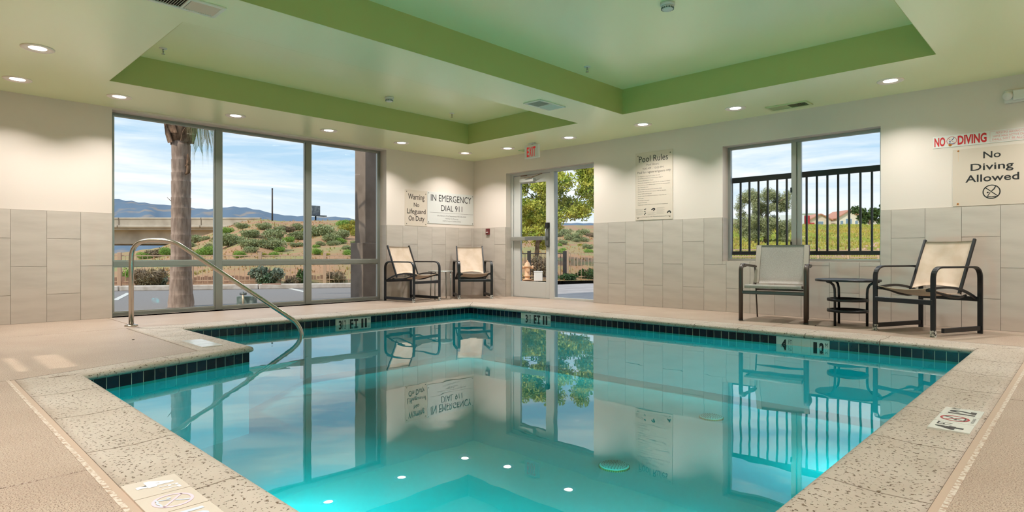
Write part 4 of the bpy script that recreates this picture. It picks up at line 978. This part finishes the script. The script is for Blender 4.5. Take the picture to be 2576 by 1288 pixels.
# --- bushes along the fence
def bush(k, D, hw, hh, mat, lab, n, leaf, seed, dry=False):
    p = bearing(k, D); t = thing('bush', lab, 'bush', p-Vector((0, 0, .04))); rr = random.Random(seed)
    bl = [(rr.uniform(-.75, .75)*hw, rr.uniform(-.4, .4)*hw, rr.uniform(.3, .72)*hh, rr.uniform(.25, .4)*hw, rr.uniform(.25, .4)*hw, rr.uniform(.2, .34)*hh) for _ in range(11)]+[(0, 0, hh*.35, hw*.85, hw*.5, hh*.36)]
    foliage(t, leaves(bl, n, leaf, .4 if not dry else .14, seed), mat); mb = MB()
    for q in range(9):
        a = rr.uniform(0, 6.28); e_ = rr.uniform(.4, .9)*hw; mb.tube([(0, 0, -.03), (e_*.4*math.cos(a), e_*.4*math.sin(a), hh*.4), (e_*math.cos(a), e_*math.sin(a)*.6, hh*rr.uniform(.6, .95))], [.025, .016, .006], 5)
    obj('stem', mb, bark_m if not dry else ld, t)
def K(u): return (u-1288)/1510.1
bush(K(671), 17.0, .52, .56, lgr, 'large grey green bush behind the kerb in the middle bay', 3600, .10, 21)
bush(K(757), 17.3, .25, .50, ldk, 'dark green bush behind the kerb left of the second mullion', 1400, .09, 22)
bush(K(376), 15.7, .50, .52, ld, 'tangled dry twiggy bush behind the kerb beside the palm', 2600, .16, 23, True)
bush(K(398), 16.3, .30, .46, lgr, 'grey leafy bush rising behind the dry twigs', 1200, .10, 24)
bush(K(848), 17.8, .45, .36, ld, 'low brown bush behind the kerb left of the column', 1600, .12, 25, True)
bush(K(735), 17.2, .35, .22, ld, 'low dry brush between the two fence bushes', 1000, .12, 29, True)
bush(K(1420), 19.4, .50, .30, ldk, 'dark low hedge plant at the pavement edge in the sidelight', 1500, .09, 26)
bush(K(1475), 19.8, .42, .42, ldk, 'dark twiggy bush at the right edge of the sidelight', 1300, .09, 27)
bush(K(1364), 20.2, .55, .75, ld, 'bare brown brush behind the hydrant', 1800, .16, 28, True)
bush(K(318), 16.9, .25, .5, lb, 'bright green bush at the left end of the fence', 900, .09, 30)

# --- fence along the slope
tan_m = M('tan_fence_paint', '#c9a98c', .7); dark_f = M('black_fence_paint', '#3a3532', .6)
fn = thing('picket_fence', 'tan metal picket fence with square posts along the foot of the hill', 'fence', lot(0, 18.3, -.10))
def fpoint(s_): return lot(s_, 18.3, -.10)
posts = [-.54-1.747*k for k in range(8, -1, -1)]+[1.20, 2.95, 4.55]
def fence_run(root, pp, mat, hh=.82, pw=.045):
    base = Vector(root.location)
    for s_ in pp:
        c = fpoint(s_)-base; mb = MB(); mb.obox(c+Vector((0, 0, hh/2+.03)), E1*pw, E2*pw, (0, 0, hh/2+.05)); obj('post', mb, mat, root, bevel=.006)
    for a, b in zip(pp, pp[1:]):
        pa, pb = fpoint(a)-base, fpoint(b)-base; mb = MB()
        for z_ in (.12, hh-.01): mb.obox((pa+pb)/2+Vector((0, 0, z_)), (pb-pa)/2, E2*.014, (0, 0, .014))
        obj('rails', mb, mat, root); mb = MB(); n_ = int((b-a)/.125)
        for k in range(1, n_): q = pa+(pb-pa)*k/n_; mb.obox(q+Vector((0, 0, hh/2)), E1*.0065, E2*.0065, (0, 0, hh/2))
        obj('pickets', mb, mat, root, kind='stuff')
fence_run(fn, posts, tan_m)
fn2 = thing('iron_fence', 'black metal picket fence behind the hydrant', 'fence', lot(5.2, 18.3, -.10)); fence_run(fn2, [4.62, 5.69, 6.90], dark_f, .88, .05)
fn3 = thing('picket_fence', 'tan metal picket fence seen through the sidelight', 'fence', lot(8, 18.3, -.10)); fence_run(fn3, [6.98, 8.73, 10.5], tan_m, .90)
rb = thing('board_edging', 'low row of weathered timber boards retaining the slope behind the fence', 'edging', lot(-6, 18.6, -.1)); base = Vector(rb.location); rr = random.Random(4)
for k in range(120):
    s_ = -12+.098*k+rr.uniform(-.01, .01); c = lot(s_, 18.75, -.1)-base; tl = rr.uniform(-.10, .10)
    if rr.random() < .06: continue
    mb = MB(); mb.obox(c+Vector((0, 0, .11)), E1*.040, E2*.012, E1*tl*.10+Vector((0, 0, .11+rr.uniform(-.02, .02)))); obj('board', mb, M('weathered_board', '#a3836d', .9, rnd=.18), rb)

# --- palm
t = thing('palm_tree', 'ringed palm trunk with drooping fronds outside the left window bay', 'palm tree', (-2.52, -4.20, -.12))
prof = []; zz = 0; k = 0
while zz < 2.78:
    r_ = .150+.045*math.exp(-zz/.35)-.012*zz/2.8; prof += [(r_+.0035, zz), (r_+.003, zz+.010), (r_-.003, zz+.016), (r_, zz+.08)]; zz += .20+.07*math.sin(k*2.3); k += 1
prof += [(.138, zz), (.142, zz+.05)]
mb = MB(); mb.lathe(prof, n=28); trunk_m = M('palm_bark', '#ad9585', .9, noise=(6, '#8f7869', .40, .60, (4, 4, .8)), bump=(45, .5, .008)); trunk = obj('trunk', mb, trunk_m, t)
rr = random.Random(3)
mb = MB(); mb.lathe([(.150, 2.72), (.19, 2.86), (.225, 3.05), (.235, 3.3), (.20, 3.7), (.12, 4.2), (.07, 4.7), (.03, 5.0)], n=24); obj('crown_shaft', mb, M('palm_boot', '#96765c', .95, noise=(7, '#6a4f3c', .35, .6, (3, 3, 1)), bump=(25, .6, .02)), t)
for k in range(26):
    a = rr.uniform(0, 6.28); z_ = rr.uniform(2.70, 3.35); c_, s_ = math.cos(a), math.sin(a); r0 = .165+.07*(z_-2.7); h_ = rr.uniform(.12, .26); wd_ = rr.uniform(.04, .09)
    g = [[(r0*c_-s_*v_*wd_, r0*s_+c_*v_*wd_, z_-.04), ((r0+.045)*c_-s_*v_*wd_*.9, (r0+.045)*s_+c_*v_*wd_*.9, z_+h_*.5), ((r0+.075+rr.uniform(0, .03))*c_-s_*v_*wd_*.3, (r0+.075)*s_+c_*v_*wd_*.3, z_+h_)] for v_ in (-1, 0, 1)]
    mb = MB(); mb.sheet(g, .014); obj('boot', mb, MATS['palm_boot'], t)
for z_ in (2.18, 2.30): 
    mb = MB(); mb.tube([(.14, .03, z_), (.185, .05, z_+.02), (.195, .05, z_+.10), (.17, .05, z_+.2)], [.02, .03, .03, .01], 6); obj('stub', mb, MATS['palm_boot'], t)
mb = MB(); mb.tube([(-.10, -.10, 1.72), (-.135, -.13, 1.76), (-.16, -.16, 1.80)], [.006, .005, .003], 5); obj('twig', mb, bark_m, t)
def frond(a, reach, z_top, z_tip, seed):
    r_ = np.random.default_rng(seed); c_, s_ = math.cos(a), math.sin(a); P = []
    for i in range(15):
        u_ = i/14; P.append(Vector((c_*reach*u_*(1.15-.15*u_)+.1*c_, s_*reach*u_*(1.15-.15*u_)+.1*s_, z_top+.55*math.sin(u_*PI*.75)*(1-u_)-(z_top-z_tip)*u_**2.2)))
    mb = MB(); mb.tube(P, [.020*(1-.85*i/14)+.002 for i in range(15)], 5); sd = Vector((-s_, c_, 0))
    for i in range(1, 14):
        for q in range(7):
            f_ = (i+q/7)/14; j = min(13, int(f_*14)); p = P[j].lerp(P[j+1], f_*14-j); d_ = (P[j+1]-P[j]).normalized()
            for sg in (-1, 1):
                ln = (.62-.26*f_)*(.8+.4*r_.random()); tip = p+sd*sg*ln*(.18+.18*r_.random())+d_*ln*.25+Vector((0, 0, -ln*.92)); mid = p+sd*sg*ln*.22+d_*ln*.14+Vector((0, 0, -ln*.25)); wv = d_*.007
                mb.add([p-wv*.5, p+wv*.5, mid+wv, mid-wv, tip], [(0, 1, 2, 3), (3, 2, 4)])
    return mb
frm = M('palm_leaf', '#7f8f52', .6, noise=(5, '#a59a6a', .45, .6))
angle_r = math.atan2(RY, RX)
for a, re_, zt_, zi_, sd in ((angle_r+.05, .36, 3.4, 2.70, 1), (angle_r-.30, .26, 3.3, 2.62, 2), (angle_r-.1, .32, 3.5, 2.75, 8), (angle_r+.25, .42, 3.5, 2.72, 9), (angle_r+1.6, 1.7, 4.4, 3.7, 3), (angle_r+2.7, 1.9, 4.6, 4.0, 4), (angle_r+3.7, 1.9, 4.6, 3.9, 5), (angle_r+4.6, 1.8, 4.5, 3.9, 6), (angle_r+5.5, 1.9, 4.7, 4.1, 7)):
    obj('frond', frond(a, re_, zt_, zi_, sd), frm, t)

# --- column of the building outside the glass
t = thing('exterior_column', 'brown stucco building column outside the right window bay', 'column', (-2.08, -.90, -.12))
stc = M('brown_stucco', '#8a7a6c', .9, noise=(3, '#776759', .4, .65), bump=(90, .4, .006))
mb = MB(); mb.box(-.17, .20, -.225, .35, 1.09, 3.4); obj('shaft', mb, stc, t); mb = MB(); mb.box(-.22, .23, -.30, .40, 0, 1.09); obj('plinth', mb, stc, t, bevel=.012)
# --- irrigation valve and box
t = thing('irrigation_valve', 'brass irrigation valve standing before a green utility box', 'valve', (-1.79, -3.49, -.12))
ub = Vector((RX, RY, 0)); uf = Vector((DX, DY, 0))
mb = MB(); mb.obox(uf*.14+Vector((0, 0, .085)), ub*.135, uf*.09, (0, 0, .085)); obj('utility_box', mb, M('utility_green', '#5f6f68', .7, noise=(12, '#7d8a84', .45, .6)), t, bevel=.012)
mb = MB(); mb.tube([(0, 0, 0), (0, 0, .20)], .017, 10); obj('riser_pipe', mb, M('weathered_brass', '#c9b69b', .5, metal=.3), t); mb = MB(); mb.tube([ub*-.05+Vector((0, 0, .215)), ub*.05+Vector((0, 0, .215))], .022, 10); mb.tube([(0, 0, .19), (0, 0, .25)], .014, 8); obj('valve_body', mb, M('weathered_iron', '#6a6e6c', .5, metal=.4), t)
mb = MB(); mb.tube([ub*-.06+Vector((0, 0, 0)), ub*-.06+Vector((0, 0, .05))], .02, 8); obj('pipe_stub', mb, MATS['weathered_brass'], t)

# --- hydrant and small box by the door
t = thing('fire_hydrant', 'peach painted fire hydrant seen through the door glass', 'fire hydrant', bearing(K(1327), 18.9, -.06)); hm = M('hydrant_paint', '#e3b48a', .5)
mb = MB(); mb.lathe([(.14, 0), (.14, .03), (.085, .04), (.085, .10), (.12, .11), (.12, .14), (.09, .15), (.088, .40), (.115, .41), (.115, .44), (.095, .46), (.075, .53), (.03, .58), (0, .585)], n=20); obj('barrel', mb, hm, t)
for a in (-1, 1): mb = MB(); p = ub*a; mb.tube([p*.07+Vector((0, 0, .40)), p*.17+Vector((0, 0, .40))], .045, 10); mb.tube([p*.15+Vector((0, 0, .40)), p*.19+Vector((0, 0, .40))], .06, 8); obj('nozzle', mb, hm, t)
mb = MB(); mb.tube([uf*-.07+Vector((0, 0, .32)), uf*-.18+Vector((0, 0, .32))], .058, 12); mb.tube([(0, 0, .57), (0, 0, .62)], .02, 6); obj('pumper_cap', mb, hm, t)
t = thing('utility_marker', 'small pale utility box on the ground right of the hydrant', 'utility box', bearing(K(1354), 18.7, -.08)); mb = MB(); mb.obox((0, 0, .14), ub*.13, uf*.10, (0, 0, .14)); obj('case', mb, M('pale_box', '#e6e2dc', .6), t, bevel=.015); mb = MB(); mb.obox((0, 0, .29), ub*.14, uf*.11, (0, 0, .015)); obj('lid', mb, MATS['pale_box'], t, bevel=.008)

# --- trees
def tree(name, lab, k, D, blobs, trunk_pts, n, leaf, mat, seed, slim=.45, branches=9):
    p = bearing(k, D); t = thing(name, lab, 'tree', p-Vector((0, 0, .05)), YAW); foliage(t, leaves(blobs, n, leaf, slim, seed, .12), mat); mb = MB(); rr = random.Random(seed)
    mb.tube(trunk_pts[0], trunk_pts[1], 8); obj('trunk', mb, bark_m, t); top = Vector(trunk_pts[0][-1])
    for q in range(branches):
        b = rr.choice(blobs); s0 = Vector(trunk_pts[0][rr.randrange(1, len(trunk_pts[0]))]); e_ = Vector(b[:3]); md = s0.lerp(e_, .5)+Vector((rr.uniform(-.1, .1), rr.uniform(-.1, .1), rr.uniform(0, .3)))
        mb = MB(); mb.tube([s0, md, e_], [trunk_pts[1][-1]*.9, trunk_pts[1][-1]*.5, .02], 6); obj('branch', mb, bark_m, t)
rr = random.Random(12)
bl = []
for q in range(70):
    a = rr.uniform(-1, 1); z_ = rr.uniform(.9, 4.2); wx = 1.95*math.sqrt(max(.05, 1-((z_-2.2)/2.35)**2)); (a < .1 or z_ > 1.9) and bl.append((.35+a*wx, rr.uniform(-.9, .9), z_, rr.uniform(.30, .55), rr.uniform(.3, .5), rr.uniform(.22, .42)))
tree('leafy_tree', 'yellow green leafy tree outside the glazed door', K(1372), 22.6, bl, ([(-.35, 0, 0), (-.30, 0, .9), (-.05, 0, 1.7), (.25, .1, 2.8)], [.09, .08, .05, .03]), 46000, .10, lt, 31, .5, 12)
bl = []
for q in range(60):
    z_ = rr.uniform(.4, 3.5); wx = 1.75*math.sqrt(max(.08, 1-((z_-1.9)/2.0)**2)); bl.append((rr.uniform(-1, 1)*wx-.1*(z_-2), rr.uniform(-1, 1)*wx*.7, z_, rr.uniform(.3, .6), rr.uniform(.3, .6), rr.uniform(.3, .55)))
tree('olive_tree', 'broad grey green olive tree in the meadow behind the slider window', K(1926), 42, bl, ([(0, 0, 0), (.05, 0, .8), (0, 0, 1.8), (.1, 0, 2.4)], [.18, .15, .1, .05]), 60000, .13, lo_, 32, .24, 9)
bl = [(rr.uniform(-2.6, 2.6), rr.uniform(-1.5, 1.5), rr.uniform(1.2, 4.2), rr.uniform(.8, 1.2), .9, rr.uniform(.7, 1.1)) for _ in range(14)]
tree('round_tree', 'dark round tree beside the houses at the right', K(2189), 120, bl, ([(0, 0, -1), (0, 0, 1), (0, 0, 2.5)], [.3, .25, .15]), 3500, .55, ldk, 33, .5, 5)

# --- railing just outside the slider window
t = thing('iron_railing', 'black metal railing with vertical bars outside the slider window', 'railing', (5.9, .50, 0)); rl_m = M('railing_black', '#2b2826', .5)
for z0, z1, nm in ((1.715, 1.785, 'top_rail'), (.735, .785, 'bottom_rail')): mb = MB(); mb.box(-1.9, 1.7, -.02, .02, z0, z1); obj(nm, mb, rl_m, t, bevel=.004)
bx0 = 5.0
for k in range(-8, 21):
    xx = 4.575+.1207*k+.0
    if abs(xx-5.9) > 1.85: continue
    mb = MB(); mb.box(xx-5.9-.0105, xx-5.9+.0105, -.0105, .0105, .78, 1.72); obj('baluster', mb, rl_m, t)
for xx in (-1.88, 1.68): mb = MB(); mb.box(xx-.025, xx+.025, -.025, .025, -.3, 1.80); obj('post', mb, rl_m, t)
# --- rail fence in the meadow
def rail_fence(k0, k1, D0, D1, n_, lab):
    t = thing('rail_fence', lab, 'fence', bearing((k0+k1)/2, (D0+D1)/2)); base = Vector(t.location); P = []
    for q in range(n_+1): u_ = q/n_; P.append(bearing(k0+(k1-k0)*u_, D0+(D1-D0)*u_)-base)
    for p in P: mb = MB(); mb.box(p.x-.05, p.x+.05, p.y-.05, p.y+.05, p.z-.1, p.z+.62); obj('post', mb, tan_m, t)
    for a, b in zip(P, P[1:]):
        d = (b-a).normalized(); q = d.cross(Vector((0, 0, 1))).normalized(); mb = MB()
        for z_ in (.20, .52): mb.obox((a+b)/2+Vector((0, 0, z_)), (b-a)/2, q*.02, (0, 0, .03))
        obj('rails', mb, tan_m, t); mb = MB()
        for j in range(1, 12): c = a.lerp(b, j/12); mb.box(c.x-.012, c.x+.012, c.y-.012, c.y+.012, c.z+.05, c.z+.52)
        obj('pickets', mb, tan_m, t, kind='stuff')
rail_fence(.36, .66, 27.0, 28.5, 6, 'low tan picket fence at the foot of the meadow')
mb = MB(); pa = [bearing(.545+.012*q, 30+2.0*q) for q in range(8)]
mb.sheet([[p+Vector((0, 0, .03))-Vector((RX, RY, 0))*.5, p+Vector((0, 0, .05)), p+Vector((0, 0, .03))+Vector((RX, RY, 0))*.5] for p in pa], .04)
tag(obj('dirt_path', mb, M('pink_dirt', '#cfa48c', .95)), 'pinkish dirt track climbing the meadow at right', 'path', None, 'structure')

# --- houses and truck on the ridge
def house(u, D, w_, h_, rh, dep, lab, wall_c, gable=True, wins=()):
    p = bearing(K(u), D); z0 = float(terrain(K(u), 109)); t = thing('house', lab, 'house', (p.x, p.y, z0+.45), YAW, 'houses on the ridge'); wm_ = M('stucco_'+wall_c[1:], wall_c, .9); rm_ = M('terracotta_roof', '#c08a75', .9, rnd=.08)
    mb = MB(); mb.box(-w_/2, w_/2, -dep/2, dep/2, -2.2, h_)
    if gable: mb.add([(-w_/2, -dep/2, h_), (w_/2, -dep/2, h_), (0, -dep/2, h_+rh), (-w_/2, dep/2, h_), (w_/2, dep/2, h_), (0, dep/2, h_+rh)], [(0, 1, 2), (3, 5, 4)])
    obj('walls', mb, wm_, t); ov = .4
    if gable:
        for s_ in (-1, 1):
            mb = MB(); L_ = math.hypot(w_/2, rh); d_ = Vector((s_*w_/2, 0, -rh))/L_; nrm = Vector((s_*rh, 0, w_/2))/L_; c = Vector((s_*w_/4, 0, h_+rh/2))+nrm*.12+d_*ov/2; mb.obox(c, d_*(L_/2+ov/2), (0, dep/2+ov, 0), nrm*.12); obj('roof_slope', mb, rm_, t)
    else:
        mb = MB(); mb.add([(-w_/2-ov, -dep/2-ov, h_), (w_/2+ov, -dep/2-ov, h_), (w_/2+ov, dep/2+ov, h_), (-w_/2-ov, dep/2+ov, h_), (-w_/4, 0, h_+rh), (w_/4, 0, h_+rh)], [(0, 1, 5, 4), (1, 2, 5), (2, 3, 4, 5), (3, 0, 4), (3, 2, 1, 0)]); obj('roof_slope', mb, rm_, t)
    for (x, z, ww, hh_) in wins:
        mb = MB(); mb.box(x-ww/2, x+ww/2, -dep/2-.06, -dep/2-.01, z-hh_/2, z+hh_/2); f_ = obj('window', mb, M('house_trim', '#efe8dc', .8), t); mb = MB(); mb.box(x-ww/2+.12, x+ww/2-.12, -dep/2-.09, -dep/2-.06, z-hh_/2+.12, z+hh_/2-.12); obj('pane', mb, M('house_pane', '#7e93a8', .2), f_)
house(2048, 150, 5.2, 2.7, 1.3, 6, 'pink roofed house nearest the red truck', '#dccab6', True, ((0, 1.9, 1.6, 1.0),))
house(2076, 158, 6.0, 2.4, 1.5, 7, 'hipped roof house in the middle of the ridge row', '#d9c5b0', False, ((-1.2, 1.6, 1.5, 1.0), (1.2, 1.6, 1.5, 1.0)))
house(2117, 150, 6.2, 3.0, 1.9, 7, 'gabled cream house with a tall front window', '#e6dccb', True, ((-.2, 2.3, 1.7, 1.5), (-1.9, 2.0, .9, 1.1), (1.7, 2.0, .9, 1.1)))
house(2152, 160, 7.2, 3.0, 1.9, 7, 'gabled cream house at the right end of the row by the dark tree', '#e0d4c2', True, ((0, 2.3, 1.8, 1.4),))
house(1866, 160, 7.0, 1.6, 1.0, 6, 'low pink roofed building left of the olive tree', '#cdb49c', False, ())
p = bearing(K(2000), 124); z0 = float(terrain(K(2000), 110)); t = thing('truck', 'semi truck with white trailer and red cab on the ridge road', 'truck', (p.x, p.y, z0-.75), YAW)
mb = MB(); mb.box(-3.5, 1.35, -1.2, 1.2, 1.0, 3.45); obj('trailer', mb, M('trailer_white', '#dfe2e6', .5), t, bevel=.05)
mb = MB(); mb.box(1.5, 2.55, -1.15, 1.15, .7, 3.3); mb.box(2.55, 3.6, -1.0, 1.0, .7, 1.9); obj('cab', mb, M('truck_red', '#b8323a', .4), t, bevel=.15)
mb = MB(); mb.box(2.50, 2.60, -1.0, 1.0, 2.2, 2.9); obj('windscreen', mb, M('dark_glass', '#2a3038', .1), t)
for xx in (-2.9, -1.9, 1.9, 3.2): mb = MB(); mb.tube([(xx, -1.2, .5), (xx, -.9, .5)], .5, 14); obj('wheel', mb, black_m, t)
mb = MB(); mb.box(-3.4, 3.4, -.5, .5, .6, 1.0); obj('chassis', mb, black_m, t)

# --- overpass
t = thing('overpass', 'concrete highway overpass crossing behind the palm', 'bridge', bearing(K(380), 60, -.3)); base = Vector(t.location); con = M('bridge_concrete', '#c3b7a5', .85, noise=(.8, '#ada08f', .4, .65))
def bp(u, z, dd=0): return bearing(K(u), 60+dd, z)-base
pa_, pb_ = bp(60, 0), bp(655, 0); dv = (pb_-pa_).normalized(); qv = Vector((-dv.y, dv.x, 0))
if qv.dot(Vector((DX, DY, 0))) < 0: qv = -qv
def brect(name, u0, u1, z0, z1, d0, d1, mat=con, bev=.05):
    a = pa_+dv*((u0-60)/595*(pb_-pa_).length); b = pa_+dv*((u1-60)/595*(pb_-pa_).length); c = (a+b)/2+qv*(d0+d1)/2; mb = MB(); mb.obox(Vector((c.x, c.y, (z0+z1)/2+.3)), (b-a)/2, qv*(d1-d0)/2, (0, 0, (z1-z0)/2)); return obj(name, mb, mat, t, bevel=bev)
for a, b in ((60, 298), (300, 505), (507, 655)): brect('parapet', a, b, 3.62, 4.42, 0, .3); brect('parapet_cap', a, b, 4.25, 4.45, -.06, .36); brect('deck_edge', a, b, 3.42, 3.66, -.25, .3)
brect('girder', 60, 655, 1.80, 3.45, 1.0, 1.6); brect('deck_slab', 60, 655, 3.2, 3.5, 0, 11); brect('girder', 60, 655, 1.80, 3.45, 9.5, 10.1); brect('pier_cap', 60, 120, .0, 1.9, 3, 5)
brect('abutment', 470, 655, -.3, 3.4, 1.2, 9)
# --- pole and billboard
t = thing('wooden_pole', 'tall dark bare pole standing on the hill crest', 'pole', bearing(K(685), 44.5)); mb = MB(); mb.tube([(0, 0, -.3), (0, 0, 2.38)], [.062, .05], 8); obj('shaft', mb, M('dark_wood', '#4a3f3a', .9), t); mb = MB(); mb.tube([(0, 0, 2.3), (0, 0, 2.40)], [.055, .052], 8); obj('cap', mb, black_m, t)
p = bearing(K(794), 80); t = thing('billboard', 'distant grey billboard seen edge-on beyond the hill crest', 'billboard', (p.x, p.y, 0), YAW+.9); mb = MB(); mb.box(-.62, .62, -.12, .12, 6.0, 7.25); obj('board', mb, M('billboard_grey', '#8c8f92', .8, noise=(3, '#6d7074', .45, .55)), t); mb = MB(); mb.tube([(0, 0, -.3), (0, 0, 6.0)], .10, 8); obj('post', mb, black_m, t); mb = MB(); mb.box(-.7, 1.4, -.5, .3, 5.85, 5.98); obj('catwalk', mb, M('dark_steel', '#4c5058', .6), t)

# --- mountains
SIL = [(-900, 470), (0, 480), (200, 488), (285, 500), (330, 506), (400, 515), (440, 516), (470, 521), (520, 527), (545, 524), (580, 520), (610, 521), (650, 528), (690, 538), (730, 543), (770, 544), (800, 546), (850, 545), (905, 553), (1100, 556), (1300, 560), (1600, 562), (1800, 556), (1845, 549), (1880, 553), (1930, 555), (1990, 540), (2028, 536), (2060, 538), (2110, 548), (2145, 556), (2250, 560), (2600, 550), (3400, 540)]
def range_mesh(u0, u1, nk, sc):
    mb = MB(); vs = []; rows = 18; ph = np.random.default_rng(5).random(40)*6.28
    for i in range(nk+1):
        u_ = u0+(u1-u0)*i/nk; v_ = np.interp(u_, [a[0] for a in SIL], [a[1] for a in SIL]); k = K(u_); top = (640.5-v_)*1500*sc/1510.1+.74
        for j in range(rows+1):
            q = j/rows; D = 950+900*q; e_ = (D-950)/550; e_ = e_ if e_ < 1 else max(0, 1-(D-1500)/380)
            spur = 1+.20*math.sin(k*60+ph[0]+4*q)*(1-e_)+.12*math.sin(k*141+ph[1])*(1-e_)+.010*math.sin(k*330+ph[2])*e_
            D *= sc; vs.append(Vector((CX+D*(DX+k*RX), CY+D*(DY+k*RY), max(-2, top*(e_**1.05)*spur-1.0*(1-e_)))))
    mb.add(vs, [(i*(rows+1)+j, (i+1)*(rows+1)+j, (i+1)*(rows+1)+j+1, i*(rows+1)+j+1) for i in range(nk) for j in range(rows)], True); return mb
tag(obj('mountain_range', range_mesh(-900, 1500, 150, 1.0), M('hazy_slope', '#5f7488', .95, noise=(.018, '#8d857f', .54, .66))), 'blue grey mountain range along the horizon', 'mountains', None, 'structure')  # aerial haze is put into the blue grey base colour
tag(obj('distant_hill', range_mesh(1500, 3400, 110, .45), M('olive_hill', '#8f9470', .95, noise=(.03, '#a8976f', .45, .6))), 'low olive hills beyond the ridge houses', 'hill', None, 'structure')

flush_texts()
